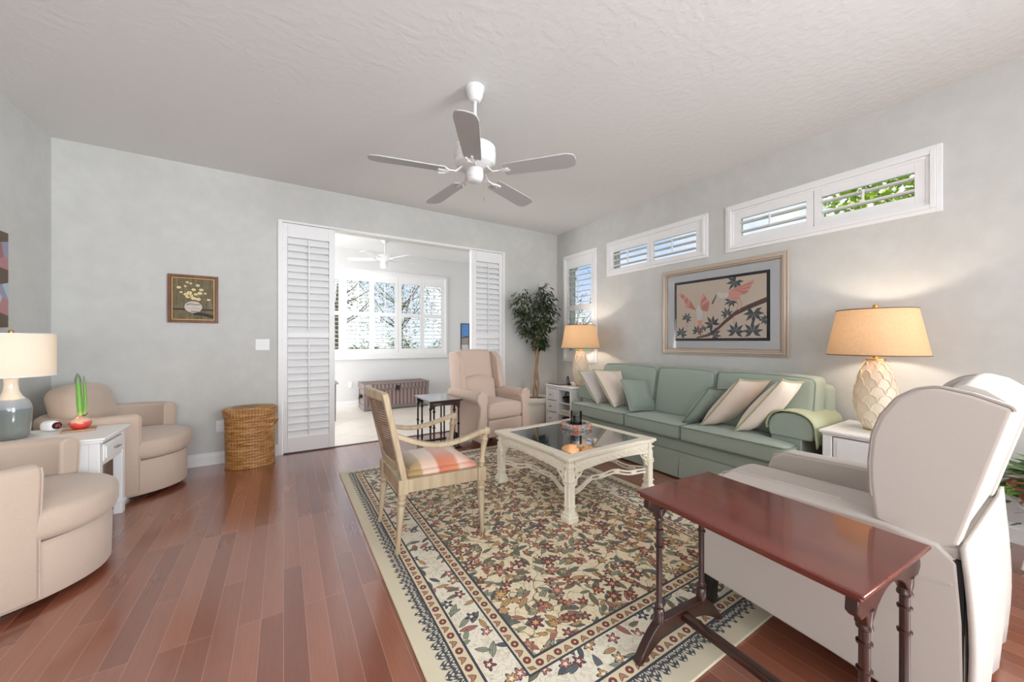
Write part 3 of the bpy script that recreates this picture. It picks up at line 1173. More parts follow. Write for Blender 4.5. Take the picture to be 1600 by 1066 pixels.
def arm_profile(y0, y1, zb=0.495, zt=0.675):
    w = y1 - y0
    pts = [(y0 + 0.012, zb)]
    n = 16
    for i in range(n + 1):
        a = PI - PI * i / n
        yy = (y0 + y1) / 2 + w / 2 * math.copysign(abs(math.cos(a)) ** 0.8, math.cos(a))
        pts.append((yy, zb + 0.05 + (zt - zb - 0.05) * abs(math.sin(a)) ** 0.8))
    pts.append((y1 - 0.012, zb))
    return pts


for (y0, y1, p0, p1) in ((1.035, 1.315, 1.11, 1.30), (3.125, 3.405, 3.14, 3.33)):
    a = MB()
    a.prism(arm_profile(y0, y1), 3.075, 3.56, 'x')
    ar = a.build('armrest', M['sofa'], sofa, bevel=0.012, seg=3)
    MB().box(3.085, 3.56, p0, p1, 0.20, 0.50).build('arm_post', M['sofa'], ar, bevel=0.008)
    if y0 < 2:
        # loose cover draped over the roll, hem hanging on the outer side
        n = 22
        rs = []
        for k in range(13):
            x = 3.06 + 0.52 * k / 12
            ring = []
            sec = [(1.318, 0.56)] + [((y0 + y1) / 2 + (y1 - y0 + 0.016) / 2 * math.copysign(abs(math.cos(PI * i / 14)) ** 0.8, math.cos(PI * i / 14)),
                                      0.545 + 0.140 * abs(math.sin(PI * i / 14)) ** 0.8) for i in range(15)] + [(1.022, 0.50), (1.018, 0.455 + 0.025 * math.sin(k * 1.1))]
            ring = [(x, yy, zz) for yy, zz in sec]
            rs.append(ring)
        cv = MB()
        cv.rings(rs, closed=False, cap=False)
        o = cv.build('arm_cover', M['cover'], sofa)
        so = o.modifiers.new('solid', 'SOLIDIFY')
        so.thickness = 0.006
        so.offset = 1
        o['label'] = 'yellow green loose cover over the arm'

GP = 'throw pillows on the sage sofa'


def K(p, k=3.26 / 3.4):
    return (p[0] * k, p[1] * k, 1.19 + (p[2] - 1.19) * k)


soft_pillow('throw_pillow', (2.99, 2.985, 0.475), (3.24, 3.06, 0.475), (2.99, 3.297, 0.834), K((3.4, 3.323, 0.827), 3.25 / 3.4), 0.062, M['cream2'], M['pil_pipe'],
            'pale grey cream pillow with olive piping at the far left end of the sofa', GP)
soft_pillow('throw_pillow', (2.97, 2.72, 0.48), (3.25, 2.80, 0.478), (2.97, 3.035, 0.868), (3.24, 2.868, 0.856), 0.066, M['cream'], M['pil_pipe'],
            'cream pillow with olive piping leaning beside the small green pillow, left half of sofa', GP)
soft_pillow('throw_pillow', (2.99, 2.525, 0.475), (3.26, 2.40, 0.48), (3.0, 2.663, 0.787), (3.25, 2.54, 0.777), 0.06, M['pilgreen'], M['pilgreen'],
            'small sage green pillow propped where the left and middle seats meet', GP)
soft_pillow('throw_pillow', (3.0, 1.955, 0.472), (3.25, 1.93, 0.472), (3.0, 1.719, 0.802), (3.24, 1.69, 0.775), 0.055, M['pilgreen'], M['sofa_pipe'],
            'small sage green pillow leaning on the two cream ones, right half of sofa', GP)
soft_pillow('throw_pillow', (3.0, 1.796, 0.475), (3.25, 1.74, 0.475), (3.0, 1.482, 0.892), K((3.4, 1.431, 0.869), 3.25 / 3.4), 0.07, M['cream'], M['pil_pipe'],
            'cream pillow between the green pillow and the one by the right arm', GP)
soft_pillow('throw_pillow', (3.0, 1.52, 0.482), (3.25, 1.48, 0.482), (3.0, 1.194, 0.918), K((3.4, 1.212, 0.874), 3.25 / 3.4), 0.07, M['cream'], M['pil_pipe'],
            'cream pillow with olive piping leaning against the right sofa arm', GP)

# ------------------------------------------------------------------ coffee table
ct = thing('coffee_table', 'square cream fretwork coffee table with dark glass top on the rug', 'coffee table', (1.985, 2.265, RT), R(2.2))
HT = 0.458
ZT = 0.4235


def brk(h, d=0.016, L=0.14):
    """square outline with stepped-out corners"""
    p = []
    i = h - d
    for a in range(4):
        ca, sa = [(1, 0), (0, 1), (-1, 0), (0, -1)][a]
        for (u, v) in ((h, -h), (h, -h + L), (i, -h + L + 0.03), (i, h - L - 0.03), (h, h - L)):
            p.append((u * ca - v * sa, u * sa + v * ca))
    return p


def frame_ring(b, outer, inner, z0, z1):
    n = len(outer)
    A = [[b.bm.verts.new((x, y, z)) for x, y in pl] for pl in (outer, inner) for z in (z0, z1)]
    o0, o1, i0, i1 = A
    for i in range(n):
        j = (i + 1) % n
        b.face([o0[i], o0[j], o1[j], o1[i]])
        b.face([i0[j], i0[i], i1[i], i1[j]])
        b.face([o1[i], o1[j], i1[j], i1[i]])
        b.face([o0[j], o0[i], i0[i], i0[j]])


def sq_inner(h, n=20):
    """inner square sampled to match brk()"""
    p = []
    for a in range(4):
        ca, sa = [(1, 0), (0, 1), (-1, 0), (0, -1)][a]
        for v in (-1, -0.62, -0.5, 0.5, 0.62):
            u, w_ = h, v * h
            p.append((u * ca - w_ * sa, u * sa + w_ * ca))
    return p


b = MB()
frame_ring(b, brk(HT), sq_inner(0.372), ZT - 0.022, ZT)
frame_ring(b, brk(HT - 0.012), sq_inner(0.372), ZT - 0.034, ZT - 0.022)
b.build('top_frame', M['cream_paint'], ct, world=False, bevel=0.004, ang=30)
MB().box(-0.372, 0.372, -0.372, 0.372, ZT - 0.012, ZT - 0.004).build('glass_top', M['table_glass'], ct, world=False, bevel=0.002)
MB().box(-0.39, 0.39, -0.39, 0.39, ZT - 0.034, ZT - 0.014).build('top_support', M['cream_paint'], ct, world=False)
LG = 0.414


def rotz(p, k):
    for _ in range(k):
        p = (-p[1], p[0]) + tuple(p[2:])
    return p


for k in range(4):
    b = MB()
    # apron with gently arched lower edge and raised lozenge fret
    n = 14
    top = [(LG - 0.03 - (2 * LG - 0.06) * i / n, ZT - 0.034) for i in range(n + 1)]
    low = [(-(LG - 0.03) + (2 * LG - 0.06) * i / n, ZT - 0.034 - 0.078 + 0.022 * (1 - (2 * i / n - 1) ** 2) * (1 if 0 < i < n else 0)) for i in range(n + 1)]
    b.prism([(u, z) for u, z in low + top], -0.434, -0.416, 'y')
    for i in range(13):
        u = -0.36 + 0.06 * i
        for s_ in (-1, 1):
            b.tube([(u - 0.024, -0.436, ZT - 0.07 - 0.014 * s_), (u + 0.024, -0.436, ZT - 0.07 + 0.014 * s_)], 0.003, 4)
    b.move(Matrix.Rotation(k * PI / 2, 4, 'Z'))
    b.build('apron', M['cream_paint'], ct, world=False)
    # leg
    b = MB()
    b.rbox((-LG, -LG, 0.215), (0.044, 0.044, 0.36), 0.008)
    for dx in (-1, 1):
        for dy in (-1, 1):
            b.lathe([(0.011, 0.06), (0.011, 0.33)], 8, (-LG + dx * 0.017, -LG + dy * 0.017, 0))
    for z in (0.10, 0.245, 0.262, 0.36):
        b.rbox((-LG, -LG, z), (0.064, 0.064, 0.012), 0.004, 1)
    b.rbox((-LG, -LG, 0.05), (0.070, 0.070, 0.03), 0.008, 1)
    b.rbox((-LG, -LG, 0.02), (0.084, 0.084, 0.04), 0.006, 1)
    b.move(Matrix.Rotation(k * PI / 2, 4, 'Z'))
    leg = b.build('leg', M['cream_paint'], ct, world=False)
    # fret brackets either side of the leg
    br_ = MB()
    for ax_ in (0, 1):
        def Q(u, z, ax_=ax_):
            return (-LG + 0.024 + u, -LG - 0.008, z) if ax_ == 0 else (-LG - 0.008, -LG + 0.024 + u, z)
        zt = ZT - 0.108
        for pts in ([(0.0, zt), (0.085, zt)], [(0.006, zt - 0.10), (0.006, zt)], [(0, zt - 0.1), (0.03, zt - 0.075), (0.028, zt - 0.05), (0.06, zt - 0.03), (0.085, zt)],
                    [(0.0, zt - 0.03), (0.04, zt)], [(0.0, zt - 0.06), (0.03, zt - 0.045), (0.04, zt - 0.01)]):
            br_.tube([Q(u, z) for u, z in pts], 0.0065, 6)
        for u, z in ((0.022, zt - 0.022), (0.045, zt - 0.02), (0.018, zt - 0.055)):
            br_.lathe([(0, -0.009), (0.008, -0.005), (0.008, 0.005), (0, 0.009)], 8, Q(u, z))
    br_.move(Matrix.Rotation(k * PI / 2, 4, 'Z'))
    br_.build('fret_bracket', M['cream_paint'], leg, world=False)
    # pagoda stretcher, twin rails with spacers
    b = MB()
    n = 24
    for off in (0.0, 0.024):
        pts = []
        for i in range(n + 1):
            u = -1 + 2 * i / n
            z = 0.155 + off + 0.022 * (math.cos(PI * u) * 0.5 + 0.5) - 0.008 * math.cos(3 * PI * u)
            inw = 0.10 * (1 - u * u)
            pts.append((u * (LG - 0.03), -LG + inw, z))
        b.tube(pts, 0.0075, 6)
    for u in (-0.72, -0.36, 0.0, 0.36, 0.72):
        z = 0.155 + 0.022 * (math.cos(PI * u) * 0.5 + 0.5) - 0.008 * math.cos(3 * PI * u)
        b.box(u * LG - 0.03, u * LG + 0.03, -LG + 0.10 * (1 - u * u) - 0.006, -LG + 0.10 * (1 - u * u) + 0.006, z, z + 0.024)
    b.move(Matrix.Rotation(k * PI / 2, 4, 'Z'))
    b.build('stretcher', M['cream_paint'], ct, world=False)

# mosaic ring and black candle on the glass
q = NT('beaded_mosaic')
vo = q.n('ShaderNodeTexVoronoi')
q.link(q.mapped(scale=(55, 55, 70)), vo.inputs['Vector'])
cs = q.n('ShaderNodeSeparateColor')
q.link(vo.outputs['Color'], cs.inputs[0])
c = q.ramp(cs.outputs[0], [(0.0, rgb(30, 26, 30)), (0.36, rgb(228, 214, 200)), (0.66, rgb(176, 132, 116)), (0.74, rgb(210, 110, 64)), (0.78, rgb(236, 230, 222)), (0.93, rgb(60, 52, 74))], 'CONSTANT')
q.set(Base_Color=c, Roughness=0.3)
M['mosaic'] = q.mat
M['orange'] = plain('orange_glass', rgb(214, 92, 40), 0.2, var=0.1)
tz = RT + ZT - 0.0035
tx, ty = 2.185, 2.44
tr_ = thing('candle_tray', 'round black and orange beaded mosaic tray under the candle jar', 'tray', (tx, ty, tz))
b = MB()
b.lathe([(0.105, 0.0), (0.13, 0.0), (0.134, 0.006), (0.134, 0.036), (0.128, 0.041), (0.09, 0.041), (0.084, 0.036), (0.084, 0.008)], 40, cap=False)
b.build('mosaic_ring', M['mosaic'], tr_, world=False)
MB().lathe([(0, 0.0), (0.115, 0.0), (0.115, 0.012), (0, 0.012)], 32).build('tray_floor', M['black'], tr_, world=False)
ca = math.atan2(-ty, -tx)
for k, aoff in enumerate((0.0, 1.26, -1.26, 2.52, -2.52)):
    a = ca + aoff
    pts = []
    for j in range(14):
        t_ = 2 * PI * j / 14
        aa = a + 0.22 * math.cos(t_)
        pts.append((0.1355 * math.cos(aa), 0.1355 * math.sin(aa), 0.021 + 0.013 * math.sin(t_)))
    cpt = (0.1385 * math.cos(a), 0.1385 * math.sin(a), 0.021)
    ov = MB()
    vs = [ov.bm.verts.new(p) for p in pts]
    cv_ = ov.bm.verts.new(cpt)
    for j in range(14):
        ov.face([vs[j], vs[(j + 1) % 14], cv_])
    ov.build('orange_cabochon', M['orange'], tr_, world=False)
cd = thing('candle_jar', 'black candle in a clear glass jar on the coffee table tray', 'candle', (tx, ty, tz + 0.0125))
MB().lathe([(0, 0.004), (0.045, 0.004), (0.0455, 0.098), (0.0, 0.098)], 32).build('candle_wax', plain('black_wax', rgb(22, 22, 24), 0.35), cd, world=False)
b = MB()
b.lathe([(0, 0), (0.046, 0), (0.049, 0.004), (0.0495, 0.128), (0.0475, 0.128), (0.0468, 0.004), (0, 0.003)], 32, cap=False)
b.build('jar', M['jar'], cd, world=False)
MB().tube([(0, 0, 0.098), (0.002, 0, 0.108)], 0.0016, 5).build('wick', M['black'], cd, world=False)


# ------------------------------------------------------------------ caned armchair
ch = thing('cane_back_armchair', 'antique cream open armchair with cane back and plaid seat on the rug', 'chair', (0.80, 2.275, RT))


def turned_leg(x, y, dx, dy, z1):
    b = MB()
    prof = [(0.0, 0.0), (0.012, 0.0), (0.015, 0.012), (0.013, 0.03), (0.0125, 0.035), (0.0225, z1 - 0.075), (0.019, z1 - 0.068), (0.026, z1 - 0.05), (0.019, z1 - 0.036), (0.024, z1 - 0.03), (0.024, z1)]
    seg = 18
    rs = []
    for r_, z in prof:
        k = z / z1
        ring = []
        for i in range(seg):
            a = 2 * PI * i / seg
            fl = 1 - (0.10 if (0.03 < z < z1 - 0.08 and i % 2) else 0)
            ring.append((x + dx * (1 - k) + r_ * fl * math.cos(a), y + dy * (1 - k) + r_ * fl * math.sin(a), z))
        rs.append(ring if r_ > 0 else [(x + dx, y + dy, z)])
    b.rings(rs)
    return b


ZS = 0.325
for (x, y, dx, dy) in ((-0.235, -0.205, -0.03, -0.012), (-0.235, 0.205, -0.03, 0.012), (0.235, -0.245, 0.01, -0.004), (0.235, 0.245, 0.01, 0.004)):
    turned_leg(x, y, dx, dy, ZS).build('leg', M['antique'], ch, world=False)
b = MB()
for s_ in (-1, 1):
    b.hexa([(-0.235, s_ * 0.205 - 0.016, ZS), (0.235, s_ * 0.245 - 0.016, ZS), (0.235, s_ * 0.245 + 0.016, ZS), (-0.235, s_ * 0.205 + 0.016, ZS),
            (-0.235, s_ * 0.205 - 0.016, ZS + 0.075), (0.235, s_ * 0.245 - 0.016, ZS + 0.075), (0.235, s_ * 0.245 + 0.016, ZS + 0.075), (-0.235, s_ * 0.205 + 0.016, ZS + 0.075)])
b.box(0.22, 0.252, -0.245, 0.245, ZS, ZS + 0.075)
b.box(-0.252, -0.22, -0.205, 0.205, ZS, ZS + 0.075)
for x, y in ((-0.235, 0.205), (0.235, 0.245)):
    for s_ in (-1, 1):
        b.box(x - 0.028, x + 0.028, s_ * y - 0.028, s_ * y + 0.028, ZS - 0.004, ZS + 0.08)
b.build('seat_rail', M['antique'], ch, world=False, bevel=0.004)
ol = dense(roundpoly([(-0.215, -0.19), (0.225, -0.23), (0.225, 0.23), (-0.215, 0.19)], 0.03), 0.04)
cushion(ol, ZS + 0.06, ZS + 0.105, 0.045, 0.03).build('seat_cushion', M['plaid'], ch, world=False)
# back: two stiles, crest and lower rail, curved in plan
XB0, XB1 = -0.225, -0.335
ZB0, ZB1 = ZS + 0.07, 0.893


def bx(z, y=0.0):
    k = (z - ZB0) / (ZB1 - ZB0)
    return XB0 + (XB1 - XB0) * k - 0.045 * (1 - (y / 0.215) ** 2) * min(1, 0.35 + k)


for s_ in (-1, 1):
    pts = [(bx(ZB0 + (ZB1 - ZB0) * k / 8, 0.215), s_ * (0.205 + 0.012 * k / 8), ZB0 + (ZB1 - ZB0) * k / 8) for k in range(9)]
    MB().tube(pts, 0.02, sq=(0.042, 0.034), up=(1, 0, 0)).build('back_stile', M['antique'], ch, world=False, bevel=0.006)
for nm, z, hh, ex in (('crest_rail', 0.872, 0.05, 0.0), ('lower_rail', 0.475, 0.04, 0.0)):
    pts = []
    for i in range(13):
        y = -0.215 + 0.43 * i / 12
        pts.append((bx(z, y), y, z + (0.012 * (1 - (y / 0.215) ** 2) if nm == 'crest_rail' else 0)))
    MB().tube(pts, 0.02, sq=(0.03, hh), up=(0, 0, 1)).build(nm, M['antique'], ch, world=False, bevel=0.006)
b = MB()
n, m_ = 12, 8
for off in (0.0,):
    g = [[b.bm.verts.new((bx(0.49 + 0.365 * j / m_, -0.19 + 0.38 * i / n) + 0.003, -0.19 + 0.38 * i / n, 0.49 + 0.365 * j / m_)) for j in range(m_ + 1)] for i in range(n + 1)]
    for i in range(n):
        for j in range(m_):
            b.face([g[i][j], g[i + 1][j], g[i + 1][j + 1], g[i][j + 1]])
b.build('cane_panel', M['cane'], ch, world=False)
for s_ in (-1, 1):
    pts = []
    for i in range(17):
        t_ = i / 16
        x = bx(0.635, 0.215) + (0.262 - bx(0.635, 0.215)) * t_
        z = 0.655 - 0.085 * math.sin(PI * min(1, t_ * 0.98)) ** 1.1 * (1 - 0.45 * t_) - 0.025 * t_
        y = 0.205 + 0.055 * math.sin(PI * t_ * 0.62) + 0.0 * t_
        pts.append((x, s_ * y, z))
    a = MB()
    a.tube(pts, 0.02, sq=[(0.036 + 0.006 * math.sin(PI * i / 16), 0.026) for i in range(17)], up=(0, 0, 1))
    e = pts[-1]
    a.rbox((e[0] + 0.004, e[1], e[2] - 0.006), (0.046, 0.05, 0.05), 0.016, 2)
    ar = a.build('armrest', M['antique'], ch, world=False, bevel=0.006)
    sp = MB()
    zs_ = [ZS + 0.08, ZS + 0.10, ZS + 0.108, ZS + 0.13, e[2] - 0.07, e[2] - 0.055, e[2] - 0.045, e[2] - 0.02]
    rr = [0.017, 0.017, 0.023, 0.014, 0.019, 0.024, 0.017, 0.019]
    sp.tube([(0.24 + (e[0] - 0.24) * (z - zs_[0]) / (zs_[-1] - zs_[0]), s_ * 0.245 + (e[1] - s_ * 0.245) * (z - zs_[0]) / (zs_[-1] - zs_[0]), z) for z in zs_], rr, 14)
    sp.build('arm_support', M['antique'], ch, world=False)

# ------------------------------------------------------------------ dark nesting table
nt_ = thing('nesting_table', 'small dark nesting tables with slender paired legs beside the wing chair', 'side table', (1.545, 4.02, 0))
x0, x1, y0, y1, zt = 1.305, 1.69, 3.735, 4.285, 0.55
b = MB()
b.box(x0, x1, y0, y1, zt - 0.012, zt)
b.box(x0 + 0.01, x1 - 0.01, y0 + 0.01, y1 - 0.01, zt - 0.02, zt - 0.012)
b.build('tabletop', M['nest_top'], nt_, bevel=0.004)


def spindle(b, x, y, z0, z1, r=0.011, rings_=(0.12, 0.5, 0.86)):
    prof = [(r, z0)]
    for k in rings_:
        z = z0 + (z1 - z0) * k
        prof += [(r * 0.9, z - 0.012), (r * 1.5, z - 0.006), (r * 1.5, z + 0.004), (r * 0.9, z + 0.012)]
    prof.append((r * 1.2, z1))
    return b.lathe(prof, 12, (x, y, 0))


for dx, zz in ((0.03, zt - 0.02), (0.075, zt - 0.06)):
    for xx, s_ in ((x0 + dx, 1), (x1 - dx, -1)):
        for yy in (y0 + 0.05 + dx * 0.3, y1 - 0.05 - dx * 0.3):
            b = MB()
            spindle(b, xx, yy, 0.012, zz)
            b.build('leg', M['ebony'], nt_)
MB().box(x0 + 0.06, x1 - 0.06, y0 + 0.03, y1 - 0.03, zt - 0.062, zt - 0.045).build('inner_tabletop', M['nest_top'], nt_, bevel=0.003)
for yy in (y0 + 0.05, y1 - 0.05):
    pts = [(x0 + 0.015, zt - 0.02), (x0 + 0.02, zt - 0.075)]
    for i in range(11):
        t_ = i / 10
        pts.append((x0 + 0.045 + (x1 - x0 - 0.09) * t_, zt - 0.098 + 0.055 * math.sin(PI * t_) ** 0.5))
    pts += [(x1 - 0.02, zt - 0.075), (x1 - 0.015, zt - 0.02)]
    MB().prism(pts[::-1], yy - 0.009, yy + 0.009, 'y').build('apron', M['ebony'], nt_, bevel=0.002)
    MB().box(x0 + 0.0, x1 - 0.0, yy - 0.012, yy + 0.012, 0.0, 0.016).build('foot_bar', M['ebony'], nt_, bevel=0.004)
MB().box(x0 + 0.02, x0 + 0.04, y0 + 0.05, y1 - 0.05, 0.03, 0.042).build('stretcher', M['ebony'], nt_, bevel=0.003)

# ------------------------------------------------------------------ mahogany console beside the recliner
mt = thing('side_table', 'narrow mahogany trestle side table with polished top in front of the white recliner', 'side table', (1.315, 0.583, RT * 0), R(-4))
HX2, HY2, Z = 0.213, 0.325, 0.63
b = MB()
b.box(-HX2, HX2, -HY2, HY2, Z - 0.011, Z)
b.box(-HX2 + 0.007, HX2 - 0.007, -HY2 + 0.007, HY2 - 0.007, Z - 0.024, Z - 0.011)
b.build('tabletop', M['mahog'], mt, world=False, bevel=0.004, seg=3)
for s_ in (-1, 1):
    yy = s_ * 0.296
    for sx_ in (-1, 1):
        b = MB()
        r = 0.011
        prof = [(0.02, 0.115), (0.02, 0.17), (0.014, 0.178), (0.019, 0.188), (0.013, 0.196), (r, 0.2)]
        for z in (0.41, 0.475):
            prof += [(r, z - 0.006), (r * 1.45, z - 0.003), (r * 1.45, z + 0.003), (r, z + 0.006)]
        prof += [(r, 0.505), (r * 1.5, 0.51), (r * 1.5, 0.517), (0.014, 0.522), (0.018, 0.56)]
        b.lathe(prof, 14, (sx_ * 0.125, yy, 0))
        b.build('post', M['mahog_d'], mt, world=False)
    # arched foot
    pts_t, pts_b = [], []
    for i in range(21):
        u = -1 + 2 * i / 20
        au = abs(u)
        pts_t.append((u * 0.245, 0.135 if au < 0.5 else 0.135 - 0.115 * ((au - 0.5) / 0.5) ** 1.5))
        pts_b.append((u * 0.245, 0.0 if au > 0.96 else 0.085 * (1 - (au / 0.98) ** 2.4)))
    zf = RT + 0.0005 if s_ > 0 else 0.0
    MB().prism([(x, max(zf, z)) for x, z in pts_b] + pts_t[::-1], yy - 0.016, yy + 0.016, 'y').build('arched_foot', M['mahog_d'], mt, world=False, bevel=0.003)
    # shaped bracket board under the top
    pl = [(-0.19, Z - 0.024), (-0.195, Z - 0.06), (-0.175, Z - 0.078), (-0.15, Z - 0.078), (-0.145, Z - 0.105), (-0.128, Z - 0.112), (-0.11, Z - 0.10)]
    for i in range(1, 10):
        t_ = i / 10
        pl.append((-0.11 + 0.22 * t_, Z - 0.10 + 0.055 * math.sin(PI * t_) ** 0.7))
    pl += [(0.11, Z - 0.10), (0.128, Z - 0.112), (0.145, Z - 0.105), (0.15, Z - 0.078), (0.175, Z - 0.078), (0.195, Z - 0.06), (0.19, Z - 0.024)]
    MB().prism(pl, yy - 0.013, yy + 0.013, 'y').build('bracket_board', M['mahog_d'], mt, world=False, bevel=0.003)
MB().rbox((0, 0, 0.112), (0.036, 0.575, 0.026), 0.006, 1).build('stretcher', M['mahog_d'], mt, world=False)


# ------------------------------------------------------------------ wing chair by the opening (faces -y locally)
def leg_block(x, y, z1, w0=0.022, w1=0.032, zb=0.0):
    return MB().hexa([(x - w0, y - w0, zb), (x + w0, y - w0, zb), (x + w0, y + w0, zb), (x - w0, y + w0, zb),
                      (x - w1, y - w1, z1), (x + w1, y - w1, z1), (x + w1, y + w1, z1), (x - w1, y + w1, z1)])


wc = thing('wing_chair', 'beige pink wing back recliner beside the sunroom opening', 'armchair', (2.10, 3.98, 0), R(7))
wc.scale = (0.92, 1, 1)
U = M['wing']
for x, y in ((-0.31, -0.36), (0.31, -0.36), (-0.28, 0.26), (0.28, 0.26)):
    leg_block(x, y, 0.14, zb=RT + 0.0005 if y < 0 else 0.0).build('leg', M['black'], wc, world=False, bevel=0.004)
MB().rbox((0, -0.06, 0.225), (0.56, 0.62, 0.19), 0.02).build('seat_base', U, wc, world=False)
MB().rbox((0, -0.385, 0.215), (0.52, 0.05, 0.19), 0.018, 3).build('footrest_panel', U, wc, world=False)
sc_ = MB().rbox((0, -0.12, 0.395), (0.53, 0.60, 0.17), 0.05, 5, lambda x, y, z: (x, y, z + (0.02 * (1 - (x / 0.27) ** 2) if z > 0 else 0))).build('seat_cushion', U, wc, world=False)
ol = dense(roundpoly([(-0.26, -0.415), (0.26, -0.415), (0.26, 0.17), (-0.26, 0.17)], 0.05), 0.05)
MB().tube([(x, y, 0.468) for x, y in ol], 0.006, 6, True).build('piping', U, sc_, world=False)
for s_ in (-1, 1):
    pl = roundpoly([(-0.39, 0.07), (0.30, 0.10), (0.30, 0.56), (-0.30, 0.56), (-0.345, 0.50), (-0.355, 0.38)], [0.02, 0.02, 0.04, 0.05, 0.04, 0.1])
    a = MB().prism([(y, z) for y, z in pl], s_ * 0.275, s_ * 0.36, 'x').build('arm_panel', U, wc, world=False, bevel=0.02, seg=3)
    b = MB()
    rs = []
    for k in range(9):
        y = -0.352 + 0.64 * k / 8
        rr = 0.072 * (1.0 if k > 0 else 0.97)
        rs.append([(s_ * 0.335 + rr * math.cos(2 * PI * i / 20), y, 0.555 + rr * 0.92 * math.sin(2 * PI * i / 20)) for i in range(20)])
    b.rings(rs)
    b.build('arm_roll', U, a, world=False, bevel=0.012, seg=2)
    # front scroll facing that widens towards the floor
    pl = [(0.275, 0.10), (0.385, 0.10), (0.40, 0.24), (0.375, 0.36), (0.37, 0.46), (0.408, 0.53), (0.40, 0.60), (0.345, 0.632), (0.285, 0.61), (0.262, 0.55), (0.275, 0.46)]
    pl = dense(roundpoly(pl, 0.02, 3), 0.04)
    MB().prism([(s_ * x, z) for x, z in (pl if s_ > 0 else pl[::-1])], -0.405, -0.355, 'y').build('arm_front', U, a, world=False, bevel=0.014, seg=2)
    # wing
    pl = roundpoly([(0.02, 0.60), (0.30, 0.60), (0.36, 1.05), (0.20, 1.06), (0.10, 0.98), (0.08, 0.84)], [0.03, 0.02, 0.04, 0.09, 0.08, 0.05])
    MB().prism([(y, z) for y, z in pl], s_ * 0.262, s_ * 0.345, 'x').build('wing', U, wc, world=False, bevel=0.024, seg=3)


def lean(x, y, z):
    return (x, y + z * 0.17, z + 0.015 * (1 - (x / 0.27) ** 2) * (1 if z > 0.2 else 0))


MB().rbox((0, 0.25, 0.76), (0.53, 0.15, 0.62), 0.05, 5, lean).build('backrest', U, wc, world=False)


def lumb(x, y, z):
    k = (1 - (x / 0.27) ** 2)
    return (x, y + z * 0.17 - 0.03 * k * (1 if y < 0 else 0), z + (0.055 * k if z > 0.05 else 0))


MB().rbox((0, 0.165, 0.585), (0.52, 0.12, 0.26), 0.05, 6, lumb).build('lumbar_cushion', U, wc, world=False)
MB().rbox((0, 0.31, 0.35), (0.60, 0.06, 0.48), 0.02).build('back_panel', U, wc, world=False)

# ------------------------------------------------------------------ white recliner seen from behind (faces +y)
rc = thing('recliner', 'off white wing back recliner seen from behind the mahogany side table', 'armchair', (1.98, 0.58, 0))
U = M['recl']
for x, y in ((1.645, 0.94), (2.31, 0.94), (1.68, 0.32), (2.27, 0.32)):
    leg_block(x, y, 0.19, zb=RT + 0.0005 if y > 0.75 else 0.0).build('leg', M['black'], rc, bevel=0.004)
# side panels that reach near the floor, with rolled arm tops
for (xa, xb, s_) in ((1.605, 1.74, -1), (2.215, 2.35, 1)):
    pl = [(0.955, 0.145), (0.958, 0.40), (0.945, 0.52), (0.925, 0.575), (0.88, 0.602), (0.60, 0.612), (0.36, 0.615), (0.25, 0.60), (0.212, 0.565), (0.202, 0.40), (0.198, 0.10), (0.204, 0.085), (0.5, 0.115)]
    pl = dense(roundpoly(pl, 0.02, 3), 0.06)
    a = MB()
    a.prism(pl, xa, xb, 'x')
    ar = a.build('arm_panel', U, rc, bevel=0.028, seg=4)
    xo = xa if s_ < 0 else xb
    xi = xb if s_ < 0 else xa
    MB().tube([(xi + s_ * 0.012, 0.955, 0.40), (xi + s_ * 0.012, 0.945, 0.52), (xi + s_ * 0.012, 0.92, 0.585), (xi + s_ * 0.012, 0.86, 0.606), (xi + s_ * 0.012, 0.5, 0.614)], 0.005, 6).build('piping', U, ar)
    MB().tube([(xo + s_ * 0.001, 0.222, 0.50), (xo + s_ * 0.001, 0.36, 0.475), (xo + s_ * 0.001, 0.40, 0.46)], 0.0035, 6).build('seam', U, ar)
MB().rbox((1.978, 0.60, 0.31), (0.50, 0.66, 0.28), 0.02).build('seat_base', U, rc)
MB().rbox((1.978, 0.98, 0.29), (0.50, 0.06, 0.26), 0.025, 4).build('footrest_panel', U, rc)
sc_ = MB().rbox((1.978, 0.69, 0.455), (0.468, 0.70, 0.13), 0.05, 6, lambda x, y, z: (x, y, z + (0.022 * (1 - (x / 0.24) ** 2) * (1 - (y / 0.36) ** 4) if z > 0 else 0))).build('seat_cushion', U, rc)
ol = dense(roundpoly([(1.752, 0.36), (2.204, 0.36), (2.204, 1.03), (1.752, 1.03)], 0.05), 0.06)
MB().tube([(x, y, 0.506) for x, y in ol], 0.0055, 6, True).build('piping', U, sc_)
# winged back
wing_pl = [(0.388, 0.616), (0.398, 0.72), (0.400, 0.80), (0.393, 0.885), (0.373, 0.95), (0.337, 1.012), (0.296, 1.044), (0.255, 1.056), (0.187, 1.041), (0.118, 1.012), (0.215, 0.60), (0.262, 0.578), (0.315, 0.595)]
wing_d = dense(roundpoly(wing_pl, [0.012, 0.05, 0.06, 0.08, 0.08, 0.08, 0.06, 0.06, 0.06, 0.015, 0.03, 0.03, 0.03], 6), 0.03)
for (xa, xb) in ((1.622, 1.70), (2.256, 2.334)):
    w_ = MB().prism(wing_d, xa, xb, 'x').build('wing', U, rc, bevel=0.012, seg=3)
    xo = xa if xa < 2 else xb
    MB().tube([(xo + (0.006 if xa < 2 else -0.006), y, z) for y, z in wing_d if z > 0.66 and (z > 1.0 or y > 0.3)], 0.0055, 6).build('piping', M['pipe_grey'], w_)
